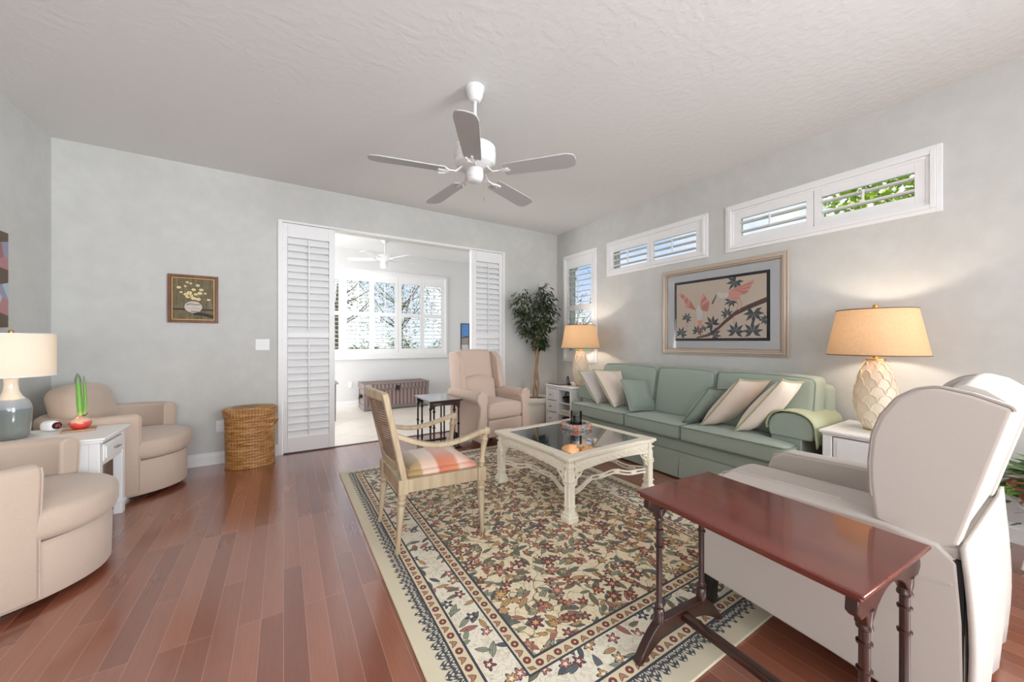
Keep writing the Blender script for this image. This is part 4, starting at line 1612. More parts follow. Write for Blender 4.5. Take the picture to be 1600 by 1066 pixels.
# back rest between the wings: rear face flush with the wings, rounded head
bp = [(0.26, 0.60), (0.30, 0.70), (0.285, 0.85), (0.262, 0.98), (0.24, 1.045), (0.21, 1.062), (0.172, 1.05), (0.125, 1.012), (0.131, 0.985), (0.221, 0.605)]
bpd = dense(roundpoly(bp, 0.02, 3), 0.06)
b = MB()
rs = []
n = 8
for k in range(n + 1):
    x = 1.69 + (2.266 - 1.69) * k / n
    u = -1 + 2 * k / n
    arch = 0.02 * (1 - u * u)
    rs.append([(x, y, z + (arch if z > 0.95 else 0)) for y, z in bpd])
b.rings(rs)
b.build('backrest', U, rc)
MB().rbox((1.978, 0.335, 0.60), (0.46, 0.12, 0.22), 0.05, 5, lambda x, y, z: (x, y + 0.02 * (1 - (x / 0.23) ** 2), z)).build('lumbar_cushion', U, rc)
# loose rear skirt with a dark slit at the corner
n, m_ = 14, 8
rs = []
for j in range(m_ + 1):
    z = 0.045 + 0.565 * j / m_
    ring = []
    for i in range(n + 1):
        x = 1.603 + 0.735 * i / n
        bul = 0.016 * math.sin(PI * j / m_) + 0.008 * math.sin(i * 1.4) * (1 - j / m_)
        ring.append((x + (0.012 * math.sin(j * 0.9) if i == n else 0), 0.208 - bul, z + (0.02 if j == m_ and i == n else 0)))
    rs.append(ring)
b = MB()
b.rings(rs, closed=False, cap=False)
o = b.build('rear_skirt', U, rc)
so = o.modifiers.new('solid', 'SOLIDIFY')
so.thickness = 0.012
MB().box(1.607, 1.625, 0.2015, 0.24, 0.06, 0.57).build('slit_shade', M['darkgap'], rc)  # near-black strip painted in as the shade of the corner slit
MB().box(1.625, 2.325, 0.208, 0.28, 0.06, 0.60).build('rear_frame', U, rc, bevel=0.01)


# ------------------------------------------------------------------ swivel barrel chairs (face +x)
def barrel(label, loc, rz, pillow):
    t = thing('barrel_chair', label, 'armchair', loc, rz, 'tan swivel barrel chairs')
    U = M['tan']
    MB().lathe([(0, 0.0), (0.30, 0.0), (0.30, 0.035), (0, 0.035)], 40).build('swivel_plinth', M['ebony'], t, world=False)
    b = MB()
    ol = []
    for i in range(64):
        a = 2 * PI * i / 64
        k = 1 + 0.14 * max(0, math.cos(a)) ** 1.5
        ol.append((0.372 * k * math.cos(a), 0.372 * math.sin(a)))
    b.blob(ol, [(0, 0.035), (0.97, 0.035), (0.99, 0.05), (1.0, 0.27), (0.97, 0.29), (0, 0.29)], (0, 0))
    b.build('base', U, t, world=False)
    # wrap-around shell
    prof = []
    t0, t1 = 0.315, 0.392
    for r_, z in ((t1 - 0.010, 0.045), (t1, 0.06), (t1, 0.30), (t1 + 0.018, 0.60), (t1 + 0.012, 0.632), (t1 - 0.012, 0.647), (t0 + 0.03, 0.647), (t0 + 0.006, 0.632), (t0 + 0.004, 0.60), (t0, 0.30), (t0, 0.06)):
        prof.append((r_, z))
    rs = []
    A0, A1 = 51, 309
    n = 48
    for i in range(n + 1):
        a = R(A0 + (A1 - A0) * i / n)
        rs.append([(r_ * math.cos(a), r_ * math.sin(a), z) for r_, z in prof])
    b = MB()
    b.rings(rs)
    sh = b.build('barrel_shell', U, t, world=False, bevel=0.012, seg=3, ang=50)
    for i in (0, n):
        a = R(A0 + (A1 - A0) * i / n + (-1.5 if i == 0 else 1.5) * 0.2)
        MB().tube([(r_ * math.cos(a), r_ * math.sin(a), z) for r_, z in ((t1 - 0.006, 0.06), (t1 - 0.006, 0.3), (t1 + 0.012, 0.60), (t1 + 0.004, 0.63))], 0.004, 6).build('seam', U, sh, world=False)
    # seat cushion: rounded front that overhangs the base
    ol = []
    for i in range(72):
        a = 2 * PI * i / 72
        ca, sa = math.cos(a), math.sin(a)
        ex = 2.5
        x = math.copysign(abs(ca) ** (2 / ex), ca)
        y = math.copysign(abs(sa) ** (2 / ex), sa)
        if ca >= 0:
            ol.append((0.08 + 0.365 * x, (0.305 + 0.045 * max(0, x) * (1 - max(0, x)) * 2.4) * y))
        else:
            ol.append((0.08 + 0.38 * ca, 0.305 * sa))
    cushion(ol, 0.295, 0.445, 0.03, 0.055).build('seat_cushion', U, t, world=False)
    return t


b1 = barrel('tan swivel barrel chair cut by the left edge, nearer side of the white wedge table', (-1.20, 2.745, 0), R(8), False)
b2 = dup(b1, (-1.115, 4.115, 0), R(-7), 'tan swivel barrel chair in the far left corner, behind the white wedge table')


def backpillow(parent, rzl):
    def fn(x, y, z):
        k = (1 - (y / 0.29) ** 2)
        return (x + 0.03 * k * (1 if x > 0 else 0) - z * 0.25 - 0.10 * (y / 0.29) ** 2 * 0 , y, z + 0.035 * k * (1 if z > 0.05 else 0))
    o = MB().rbox((0, 0, 0), (0.17, 0.54, 0.34), 0.08, 6, fn).build('back_cushion', M['tan'], parent, world=False)
    o.location = (-0.19, 0.0, 0.66)
    return o


backpillow(b1, 0)
backpillow(b2, 0)

# ------------------------------------------------------------------ white wedge table between them
wt_ = thing('wedge_table', 'white wedge shaped table with small drawer between the two barrel chairs', 'side table', (-1.2, 3.42, 0))
ZW = 0.605
W_ = M['white_furn']


def wedge(k):
    return [(-0.915 - k, 3.175 + k), (-0.915 - k, 3.655 - k), (-1.50 + k, 3.70 - k * 0.6), (-1.50 + k, 3.145 + k * 0.6)]


b = MB()
b.prism(wedge(0.0)[::-1], ZW - 0.016, ZW, 'z')
b.prism(wedge(0.012)[::-1], ZW - 0.032, ZW - 0.016, 'z')
b.build('tabletop', W_, wt_, bevel=0.006, seg=3)
F0, F1 = wedge(0.03)[0], wedge(0.03)[1]
xf = F0[0]
ya, yb = F0[1], F1[1]
b = MB()
b.prism([(xf - 0.022, ya + 0.01), (xf - 0.004, ya + 0.01), (xf - 0.004, yb - 0.01), (xf - 0.022, yb - 0.01)], ZW - 0.185, ZW - 0.165, 'z')
b.prism([(xf - 0.022, ya + 0.01), (xf - 0.004, ya + 0.01), (xf - 0.004, yb - 0.01), (xf - 0.022, yb - 0.01)], ZW - 0.05, ZW - 0.032, 'z')
# side aprons following the wedge
B0, B1 = wedge(0.03)[3], wedge(0.03)[2]
b.prism([(xf - 0.02, ya + 0.005), (B0[0], B0[1] + 0.005), (B0[0], B0[1] + 0.023), (xf - 0.02, ya + 0.023)], ZW - 0.235, ZW - 0.032, 'z')
b.prism([(xf - 0.02, yb - 0.023), (B1[0], B1[1] - 0.023), (B1[0], B1[1] - 0.005), (xf - 0.02, yb - 0.005)], ZW - 0.235, ZW - 0.032, 'z')
b.prism([(B0[0], B0[1]), (B0[0] + 0.018, B0[1]), (B1[0] + 0.018, B1[1]), (B1[0], B1[1])], ZW - 0.235, ZW - 0.032, 'z')
b.prism([(xf - 0.02, ya + 0.002), (B0[0], B0[1] + 0.002), (B0[0], B0[1] + 0.022), (xf - 0.02, ya + 0.022)], ZW - 0.255, ZW - 0.235, 'z')
b.build('apron', W_, wt_, bevel=0.003)
for (x, y) in ((xf - 0.0475, ya), (xf - 0.0475, yb - 0.0475), (B0[0], B0[1] + 0.01), (B1[0], B1[1] - 0.0575)):
    b = MB()
    b.box(x, x + 0.0475, y, y + 0.0475, 0.0, ZW - 0.032)
    b.box(x - 0.006, x + 0.0535, y - 0.006, y + 0.0535, 0.075, 0.09)
    b.build('leg', W_, wt_, bevel=0.003)
dr = MB()
dr.box(xf - 0.012, xf + 0.006, ya + 0.05, yb - 0.05, ZW - 0.160, ZW - 0.054)
dr.box(xf + 0.004, xf + 0.012, ya + 0.065, yb - 0.065, ZW - 0.145, ZW - 0.069)
d_ = dr.build('drawer', W_, wt_, bevel=0.004)
MB().tube([(xf + 0.012, (ya + yb) / 2 - 0.03, ZW - 0.105), (xf + 0.028, (ya + yb) / 2 - 0.03, ZW - 0.105), (xf + 0.028, (ya + yb) / 2 + 0.03, ZW - 0.105), (xf + 0.012, (ya + yb) / 2 + 0.03, ZW - 0.105)], 0.005, 8).build('handle', M['pewter'], d_)
MB().prism([(xf - 0.03, ya + 0.02), (xf - 0.03, yb - 0.02), (B1[0] + 0.01, B1[1] - 0.02), (B0[0] + 0.01, B0[1] + 0.02)][::-1], 0.09, 0.105, 'z').build('lower_shelf', W_, wt_, bevel=0.002)

# things on the wedge table
def bulb(o, loc, power, col=(1, 0.86, 0.70), rad=0.035):
    l = bpy.data.lights.new('lamp_bulb_light', 'POINT')
    l.energy = power
    l.color = col
    l.shadow_soft_size = rad
    p = bpy.data.objects.new('lamp_bulb_light', l)
    C.objects.link(p)
    p.parent = o
    p.location = loc


lp = thing('table_lamp', 'white drum shade lamp with grey and cream ceramic base on the wedge table', 'lamp', (-1.385, 3.45, ZW + 0.001))
MB().lathe([(0, 0.0), (0.062, 0.0), (0.072, 0.012), (0.0765, 0.08), (0.0795, 0.16), (0.078, 0.195), (0.068, 0.225), (0.044, 0.25), (0.031, 0.285), (0.027, 0.33), (0.031, 0.365), (0.031, 0.375), (0, 0.375)], 40).build('lamp_base', M['lamp_grey'], lp, world=False)
sh = MB()
sh.lathe([(0.173, 0.372), (0.173, 0.628)], 56, cap=False)
o = sh.build('lamp_shade', M['shade_white'], lp, world=False)
b = MB()
for z in (0.373, 0.627):
    MB().tube([(0.1735 * math.cos(2 * PI * i / 48), 0.1735 * math.sin(2 * PI * i / 48), z) for i in range(48)], 0.003, 6, True).build('shade_ring', M['white'], o, world=False)
for k in range(3):
    a = 2 * PI * k / 3
    b.tube([(0, 0, 0.60), (0.172 * math.cos(a), 0.172 * math.sin(a), 0.618)], 0.0025, 5)
b.build('shade_spider', M['white'], o, world=False)
b = MB()
b.lathe([(0.006, 0.37), (0.006, 0.63), (0.011, 0.632), (0.012, 0.642), (0.007, 0.65), (0, 0.652)], 12)
b.build('finial', M['brass'], lp, world=False)
bulb(lp, (0, 0, 0.50), 2.0)

ck = thing('alarm_clock', 'small white digital alarm clock with red digits beside the grey lamp', 'clock', (-1.285, 3.60, ZW + 0.001), R(-25))
b = MB()
b.rbox((0, 0, 0.034), (0.085, 0.062, 0.066), 0.028, 3)
b.build('clock_body', plain('white_plastic', rgb(238, 238, 238), 0.3), ck, world=False)
b = MB()
b.prism([(0.024 * math.cos(2 * PI * i / 24) * 1.05, 0.035 + 0.022 * math.sin(2 * PI * i / 24)) for i in range(24)], 0.036, 0.045, 'x')
b.build('display', plain('dark_display', rgb(40, 24, 26), 0.15), ck, world=False)
b = MB()


def digit(b, y, seg_):
    S7 = {'a': ((-1, 2), (1, 2)), 'b': ((1, 2), (1, 0)), 'c': ((1, 0), (1, -2)), 'd': ((-1, -2), (1, -2)), 'e': ((-1, 0), (-1, -2)), 'f': ((-1, 2), (-1, 0)), 'g': ((-1, 0), (1, 0))}
    for k in seg_:
        (u0, v0), (u1, v1) = S7[k]
        b.tube([(0.0458, y + u0 * 0.0028, 0.035 + v0 * 0.0038), (0.0458, y + u1 * 0.0028, 0.035 + v1 * 0.0038)], 0.0009, 4)


for y, sg in ((-0.014, 'bc'), (-0.004, 'abged'), (0.009, 'afgcd')):
    digit(b, y, sg)
q = NT('red_led')
q.bsdf.inputs['Emission Color'].default_value = rgb(230, 60, 60)
q.bsdf.inputs['Emission Strength'].default_value = 0.8
q.set(Base_Color=q.mix(q.noise(q.coord(), 20), rgb(200, 50, 50), rgb(220, 60, 60)))
b.build('digits', q.mat, ck, world=False)

cs_ = thing('trivet', 'thin square wooden coaster under the waxed bulb', 'coaster', (-1.135, 3.535, ZW + 0.001), R(12))
MB().rbox((0, 0, 0.005), (0.15, 0.12, 0.01), 0.004, 1).build('board', wood('light_oak', rgb(186, 150, 116), rgb(150, 116, 86), 0.5, 0.0, 'x'), cs_, world=False)
am = thing('amaryllis_bulb', 'red waxed amaryllis bulb with tall green stalks on the coaster', 'plant', (-1.13, 3.535, ZW + 0.012))
q = NT('waxed_bulb_skin')
sx = q.n('ShaderNodeSeparateXYZ')
q.link(q.coord(), sx.inputs[0])
zz = q.m('ADD', sx.outputs[2], q.m('MULTIPLY', q.m('SUBTRACT', q.noise(q.coord(), 30), 0.5), 0.03))
q.set(Base_Color=q.ramp(q.m('MULTIPLY', zz, 10.0), [(0.0, rgb(196, 40, 36)), (0.38, rgb(218, 78, 66)), (0.52, rgb(226, 190, 168)), (0.8, rgb(196, 150, 110))]), Roughness=0.25, Coat_Weight=0.5)
MB().lathe([(0, 0), (0.03, 0.0), (0.046, 0.016), (0.052, 0.036), (0.044, 0.058), (0.026, 0.074), (0.017, 0.086), (0, 0.086)], 28).build('bulb', q.mat, am, world=False)
q = NT('green_stalk')
sx = q.n('ShaderNodeSeparateXYZ')
q.link(q.coord(), sx.inputs[0])
q.set(Base_Color=q.ramp(q.m('MULTIPLY', sx.outputs[2], 2.6), [(0.2, rgb(214, 222, 140)), (0.3, rgb(120, 178, 70)), (0.76, rgb(100, 156, 60)), (0.8, rgb(110, 126, 106))]), Roughness=0.35)
MB().tube([(0, 0, 0.08), (-0.004, 0.0, 0.18), (-0.008, 0, 0.27), (-0.01, 0, 0.295), (-0.011, 0, 0.32), (-0.012, 0, 0.345), (-0.014, 0, 0.365)], [0.012, 0.0135, 0.0125, 0.014, 0.0155, 0.010, 0.001], 14).build('flower_stalk', q.mat, am, world=False)
MB().tube([(0.016, 0.006, 0.078), (0.02, 0.008, 0.18), (0.016, 0.01, 0.27), (0.012, 0.011, 0.345)], [0.006, 0.0085, 0.007, 0.0015], 10).build('leaf', q.mat, am, world=False)
MB().tube([(0.008, -0.008, 0.08), (0.028, -0.012, 0.088), (0.04, -0.012, 0.105)], [0.006, 0.004, 0.001], 8).build('dry_skin', plain('dry_bulb_skin', rgb(110, 74, 56), 0.8), am, world=False)

# ------------------------------------------------------------------ wicker hamper
hm = thing('wicker_hamper', 'honey brown oval wicker hamper with lid against the back wall', 'hamper', (-0.268, 4.335, 0))
sxx, syy = 1.0, 0.80
MB().lathe([(0, 0), (0.196, 0.0), (0.202, 0.01), (0.202, 0.022), (0.196, 0.028), (0.201, 0.25), (0.204, 0.478), (0.0, 0.478)], 64, sx=sxx, sy=syy).build('basket', M['wicker'], hm, world=False)
b = MB()
b.lathe([(0, 0.478), (0.214, 0.478), (0.219, 0.488), (0.214, 0.498), (0.219, 0.508), (0.214, 0.518), (0.219, 0.530), (0.216, 0.545), (0.20, 0.556), (0.10, 0.566), (0, 0.569)], 64, sx=sxx, sy=syy)
b.build('lid', M['wicker'], hm, world=False)
b = MB()
pts = []
for i in range(11):
    t_ = i / 10
    a = R(-14 - 22 * t_)
    r_ = 0.207 + 0.03 * math.sin(PI * t_)
    pts.append((r_ * math.cos(a), r_ * syy * math.sin(a), 0.38 + 0.055 * math.sin(PI * t_)))
b.tube(pts, 0.008, 8)
b.build('handle', M['wicker'], hm, world=False)

# ------------------------------------------------------------------ pictures
fp = thing('flower_painting', 'small square flower painting in brown wood frame on the back wall', 'painting', (-0.7185, YB, 1.585))
hw, hh = 0.181, 0.224
b = MB()
for k, (o, d) in enumerate(((0.0, -0.026), (0.022, -0.018))):
    o2 = (0.022, 0.030)[k]
    b.box(-hw + o, -hw + o2, d, 0, -hh + o, hh - o)
    b.box(hw - o2, hw - o, d, 0, -hh + o, hh - o)
    b.box(-hw + o2, hw - o2, d, 0, hh - o2, hh - o)
    b.box(-hw + o2, hw - o2, d, 0, -hh + o, -hh + o2)
b.build('picture_frame', wood('walnut_frame', rgb(124, 76, 38), rgb(82, 46, 22), 0.4, 0.2, 'z'), fp, world=False, bevel=0.002)
fil = MB()
for o, o2 in ((0.027, 0.0325),):
    fil.box(-hw + o, -hw + o2, -0.0195, -0.01, -hh + o, hh - o)
    fil.box(hw - o2, hw - o, -0.0195, -0.01, -hh + o, hh - o)
    fil.box(-hw + o2, hw - o2, -0.0195, -0.01, hh - o2, hh - o)
    fil.box(-hw + o2, hw - o2, -0.0195, -0.01, -hh + o, -hh + o2)
fil.build('gilt_fillet', plain('gilt', rgb(206, 158, 98), 0.4, 0.4), fp, world=False)
q = NT('painted_ground')
nz = q.noise(q.mapped(scale=(30, 1, 5)), 1.5, 5, 0.7)
q.set(Base_Color=q.ramp(nz, [(0.3, rgb(76, 66, 46)), (0.55, rgb(112, 100, 72)), (0.75, rgb(140, 126, 92))]), Roughness=0.6)
cols = [q.mat, plain('paint_dark', rgb(40, 32, 24), 0.6), plain('paint_vase', rgb(198, 186, 178), 0.6, var=0.15, nscale=40), plain('paint_petal', rgb(236, 224, 178), 0.6, var=0.1, nscale=60),
        plain('paint_yolk', rgb(206, 166, 70), 0.6), plain('paint_blue', rgb(96, 108, 130), 0.6, var=0.2), plain('paint_stem', rgb(146, 120, 62), 0.6)]
b = MB()
b.box(-hw + 0.03, hw - 0.03, -0.012, -0.004, -hh + 0.03, hh - 0.03)


def disc(b, x, z, rx, rz, y, mi, n=14, wob=0.0, ph_=0.0):
    b.mi = mi
    vs = []
    for i in range(n):
        a = 2 * PI * i / n
        k = 1 - wob * (i % 2)
        vs.append(b.bm.verts.new((x + rx * k * math.cos(a + ph_), y, z + rz * k * math.sin(a + ph_))))
    b.face(vs)


def strip(b, pts, w, y, mi):
    b.mi = mi
    for (xa, za), (xb, zb) in zip(pts[:-1], pts[1:]):
        d = Vector((xb - xa, zb - za))
        if d.length < 1e-6:
            continue
        n_ = Vector((-d.y, d.x)).normalized() * w / 2
        b.face([b.bm.verts.new((xa + n_.x, y, za + n_.y)), b.bm.verts.new((xb + n_.x, y, zb + n_.y)), b.bm.verts.new((xb - n_.x, y, zb - n_.y)), b.bm.verts.new((xa - n_.x, y, za - n_.y))])


strip(b, [(-0.15, -0.098), (0.15, -0.10)], 0.014, -0.0125, 1)
strip(b, [(0.0, -0.135), (0.07, -0.142), (0.15, -0.165)], 0.03, -0.0126, 1)
rnd = random.Random(3)
fl = [(-0.105, 0.103, 0.018), (-0.045, 0.155, 0.013), (-0.02, 0.145, 0.012), (0.03, 0.13, 0.017), (0.0, 0.088, 0.018), (0.055, 0.09, 0.018), (0.045, 0.057, 0.02), (0.085, 0.057, 0.012), (-0.09, 0.06, 0.013),
      (-0.03, 0.058, 0.022), (-0.055, 0.042, 0.02), (-0.04, 0.022, 0.022), (-0.02, 0.03, 0.02), (0.015, 0.045, 0.016), (0.0, 0.006, 0.022), (0.035, 0.0, 0.02), (0.11, -0.002, 0.015), (-0.06, 0.118, 0.012)]
for x, z, r_ in fl:
    strip(b, [(x, z), (x * 0.4, z * 0.35), (0.0, -0.03)], 0.0022, -0.0128, 6)
disc(b, -0.002, -0.075, 0.064, 0.054, -0.0132, 2, 28)
strip(b, [(-0.05, -0.055), (-0.02, -0.045), (0.02, -0.055), (0.05, -0.047)], 0.008, -0.0134, 5)
strip(b, [(-0.045, -0.09), (0.0, -0.083), (0.05, -0.092)], 0.006, -0.0134, 4)
strip(b, [(-0.02, -0.115), (0.03, -0.118)], 0.008, -0.0134, 5)
for x, z, r_ in fl:
    disc(b, x, z, r_, r_ * 0.75, -0.0138, 3, 16, 0.3, rnd.random())
    disc(b, x, z, r_ * 0.38, r_ * 0.3, -0.0142, 4, 10)
b.build('canvas', cols, fp, world=False, smooth=False)

bpct = thing('bird_print', 'large framed print of two pink wading birds above the sofa', 'picture', (XR, 2.012, 1.508), R(-90))
hw, hh = 0.61, 0.4575
b = MB()
steps = ((0.0, 0.018, -0.022), (0.018, 0.040, -0.036), (0.040, 0.055, -0.026), (0.055, 0.066, -0.016))
for o, o2, d in steps:
    b.box(-hw + o, -hw + o2, d, 0, -hh + o, hh - o)
    b.box(hw - o2, hw - o, d, 0, -hh + o, hh - o)
    b.box(-hw + o2, hw - o2, d, 0, hh - o2, hh - o)
    b.box(-hw + o2, hw - o2, d, 0, -hh + o, -hh + o2)
b.build('picture_frame', plain('champagne_frame', rgb(194, 178, 162), 0.35, 0.25, 0.05), bpct, world=False, bevel=0.004)
MB().box(-hw + 0.06, hw - 0.06, -0.010, -0.004, -hh + 0.06, hh - 0.06).build('mat_board', plain('pale_grey_mat', rgb(212, 212, 216), 0.8, var=0.01), bpct, world=False, smooth=False)
cols = [plain('print_black', rgb(28, 28, 34), 0.5), plain('print_sand', rgb(224, 206, 188), 0.7, var=0.05, nscale=5), plain('print_pink', rgb(230, 168, 154), 0.7, var=0.08, nscale=30), plain('print_leaf', rgb(84, 92, 98), 0.7, var=0.1, nscale=14),
        plain('print_branch', rgb(104, 78, 74), 0.7, var=0.1), plain('print_white', rgb(232, 226, 220), 0.7, var=0.03), plain('print_rose', rgb(212, 138, 126), 0.7, var=0.1), plain('print_bill', rgb(120, 110, 96), 0.7)]
b = MB()
b.mi = 0
b.box(-0.467, 0.467, -0.0125, -0.009, -0.317, 0.317)
b.mi = 1
AX, AZ = 0.440, 0.290
b.face([b.bm.verts.new(p) for p in ((-AX, -0.0130, -AZ), (AX, -0.0130, -AZ), (AX, -0.0130, AZ), (-AX, -0.0130, AZ))])


def art(u, v):
    """u 0..1 left to right, v 0..1 bottom to top inside the picture"""
    return (-AX + 2 * AX * u, -AZ + 2 * AZ * v)


def poly(pts, y, mi):
    b.mi = mi
    b.face([b.bm.verts.new((art(u, v)[0], y, art(u, v)[1])) for u, v in pts])


def leafstar(u, v, r_, rot, y=-0.0140):
    n = 7
    cx_, cz_ = art(u, v)
    for k in range(n):
        a = rot + (k - (n - 1) / 2) * 0.72
        L = r_ * (1 - 0.08 * abs(k - 3))
        tip = (cx_ + L * math.cos(a), cz_ + L * math.sin(a))
        wv_ = 0.30 * r_
        m1 = (cx_ + L * 0.5 * math.cos(a) - wv_ * 0.5 * math.sin(a), cz_ + L * 0.5 * math.sin(a) + wv_ * 0.5 * math.cos(a))
        m2 = (cx_ + L * 0.5 * math.cos(a) + wv_ * 0.5 * math.sin(a), cz_ + L * 0.5 * math.sin(a) - wv_ * 0.5 * math.cos(a))
        b.mi = 3
        cl = lambda p: (max(-AX, min(AX, p[0])), y - 0.00003 * k, max(-AZ, min(AZ, p[1])))
        b.face([b.bm.verts.new(cl(p)) for p in ((cx_, cz_), m2, tip, m1)])


# branch
br_pts = [(0.26, 0.01), (0.40, 0.06), (0.50, 0.16), (0.60, 0.30), (0.70, 0.42), (0.82, 0.50), (1.0, 0.60)]
for (p, p2, w0_, w1_) in zip(br_pts[:-1], br_pts[1:], (0.02, 0.03, 0.04, 0.045, 0.05, 0.05), (0.03, 0.04, 0.045, 0.05, 0.05, 0.05)):
    poly([(p[0], max(0, p[1] - w0_)), (p2[0], p2[1] - w1_), (p2[0], p2[1] + w1_ * 0.6), (p[0], p[1] + w0_ * 0.6)], -0.0134, 4)
for (u, v, r_, rot) in ((0.13, 0.36, 0.075, 1.0), (0.06, 0.08, 0.09, 1.2), (0.27, 0.12, 0.08, 1.4), (0.45, 0.24, 0.10, 2.2), (0.46, 0.05, 0.09, 0.6), (0.61, 0.40, 0.075, 1.9), (0.66, 0.62, 0.08, 3.6),
                         (0.70, 0.10, 0.105, 1.5), (0.87, 0.10, 0.11, 1.6), (0.88, 0.40, 0.11, 4.7), (0.70, 0.93, 0.10, 4.0), (0.99, 0.28, 0.06, 3.2), (0.34, 0.16, 0.05, 1.6)):
    leafstar(u, v, r_, rot)
# left bird: two raised wings, white body, pink legs
for k in range(6):
    a0 = 0.015 * k
    poly([(0.255, 0.50), (0.235 - 0.03 * k, 0.56 + 0.008 * k), (0.02 + 0.028 * k, 0.83 - 0.052 * k), (0.07 + 0.022 * k, 0.845 - 0.03 * k)], -0.0142 - 0.00004 * k, 2 if k % 2 == 0 else 6)
for k in range(4):
    poly([(0.31, 0.50), (0.305 + 0.01 * k, 0.62 + 0.03 * (2 - k)), (0.34 + 0.025 * k, 0.80 - 0.05 * k), (0.42 - 0.008 * k, 0.60 - 0.045 * k)], -0.0142 - 0.00004 * k, 2 if k % 2 == 0 else 6)
poly([(0.255, 0.52), (0.285, 0.60), (0.33, 0.48), (0.335, 0.36), (0.30, 0.30), (0.265, 0.34)], -0.0146, 5)
poly([(0.275, 0.32), (0.33, 0.32), (0.32, 0.18), (0.285, 0.18)], -0.0147, 2)
strip(b, [art(0.295, 0.2), art(0.29, 0.06)], 0.006, -0.0146, 6)
strip(b, [art(0.315, 0.2), art(0.33, 0.06)], 0.006, -0.0146, 6)
# right bird: wing up, white neck, spatulate bill pointing down left
for k in range(6):
    poly([(0.62, 0.70 + 0.004 * k), (0.64 + 0.01 * k, 0.80 - 0.004 * k), (0.90 - 0.012 * k, 0.93 - 0.035 * k), (0.87 - 0.015 * k, 0.88 - 0.035 * k)], -0.0142 - 0.00004 * k, 2 if k % 2 == 0 else 6)
poly([(0.58, 0.70), (0.66, 0.80), (0.76, 0.74), (0.74, 0.64), (0.65, 0.62)], -0.0146, 2)
poly([(0.49, 0.74), (0.52, 0.79), (0.56, 0.76), (0.63, 0.75), (0.62, 0.68), (0.55, 0.68), (0.51, 0.71)], -0.0147, 5)
poly([(0.495, 0.76), (0.50, 0.73), (0.455, 0.585), (0.44, 0.595), (0.44, 0.62)], -0.0147, 7)
for u in (0.70, 0.735):
    strip(b, [art(u, 0.66), art(u + 0.03, 0.55), art(u + 0.005, 0.44)], 0.006, -0.0146, 6)
for u, v0, v1 in ((0.68, 0.38, 0.22), (0.86, 0.38, 0.24), (0.13, 0.3, 0.2)):
    strip(b, [art(u, v0), art(u + 0.005, v1)], 0.005, -0.0138, 6)
b.build('print', cols, bpct, world=False, smooth=False)
MB().box(-hw + 0.06, hw - 0.06, -0.0185, -0.0165, -hh + 0.06, hh - 0.06).build('glazing', M['glass'], bpct, world=False, smooth=False)

q = NT('abstract_canvas_paint')
mp = q.mapped(scale=(1, 3.0, 5.0))
vo = q.n('ShaderNodeTexVoronoi')
q.link(mp, vo.inputs['Vector'])
vo.inputs['Scale'].default_value = 1.6
cs2 = q.n('ShaderNodeSeparateColor')
q.link(vo.outputs['Color'], cs2.inputs[0])
q.set(Base_Color=q.ramp(cs2.outputs[1], [(0.0, rgb(150, 108, 108)), (0.25, rgb(96, 80, 66)), (0.45, rgb(176, 128, 132)), (0.6, rgb(150, 146, 170)), (0.78, rgb(140, 112, 70)), (0.9, rgb(170, 190, 204))], 'CONSTANT'), Roughness=0.6)
cp = thing('canvas_painting', 'canvas painting in muted pinks and browns on the left wall, cut by the left edge', 'painting', (XL, 3.56, 1.60))
b = MB()
b.box(0, 0.03, -0.35, 0.35, -0.318, 0.318)
b.build('canvas', q.mat, cp, world=False, bevel=0.003)

# ------------------------------------------------------------------ end tables
def panel_front(b, x, ya, yb, za, zb):
    """raised drawer front facing -x"""
    b.box(x - 0.010, x + 0.012, ya, yb, za, zb)
    b.box(x - 0.015, x - 0.009, ya + 0.018, yb - 0.018, za + 0.016, zb - 0.016)


el = thing('end_table', 'white end table with three small drawers and open shelves left of the sofa', 'end table', (3.33, 3.78, 0))
x0, x1, y0, y1, zt = 3.06, 3.60, 3.505, 4.03, 0.60
b = MB()
b.box(x0 - 0.012, x1, y0 - 0.012, y1 + 0.012, zt - 0.018, zt)
b.box(x0, x1, y0, y1, zt - 0.032, zt - 0.018)
b.build('tabletop', W_, el, bevel=0.006, seg=3)
b = MB()
b.box(x0 + 0.01, x1 - 0.01, y0 + 0.006, y0 + 0.024, 0.05, zt - 0.032)
b.box(x0 + 0.01, x1 - 0.01, y1 - 0.024, y1 - 0.006, 0.05, zt - 0.032)
b.box(x0 + 0.01, x1 - 0.01, 3.775, 3.793, 0.05, zt - 0.032)
b.box(x1 - 0.02, x1 - 0.01, y0 + 0.006, y1 - 0.006, 0.05, zt - 0.032)
b.box(x0 + 0.01, x1 - 0.01, y0 + 0.01, y1 - 0.01, 0.05, 0.075)
b.box(x0 + 0.002, x0 + 0.03, y0 + 0.006, y1 - 0.006, zt - 0.05, zt - 0.032)
for (y, yy) in ((y0 + 0.0, y0 + 0.035), (y1 - 0.035, y1), (3.766, 3.80)):
    b.box(x0, x0 + 0.03, y, yy, 0.0, zt - 0.032)
for (y, yy) in ((y0 + 0.0, y0 + 0.035), (y1 - 0.035, y1)):
    b.box(x1 - 0.035, x1, y, yy, 0.0, zt - 0.032)
b.build('cabinet_body', W_, el, bevel=0.003)
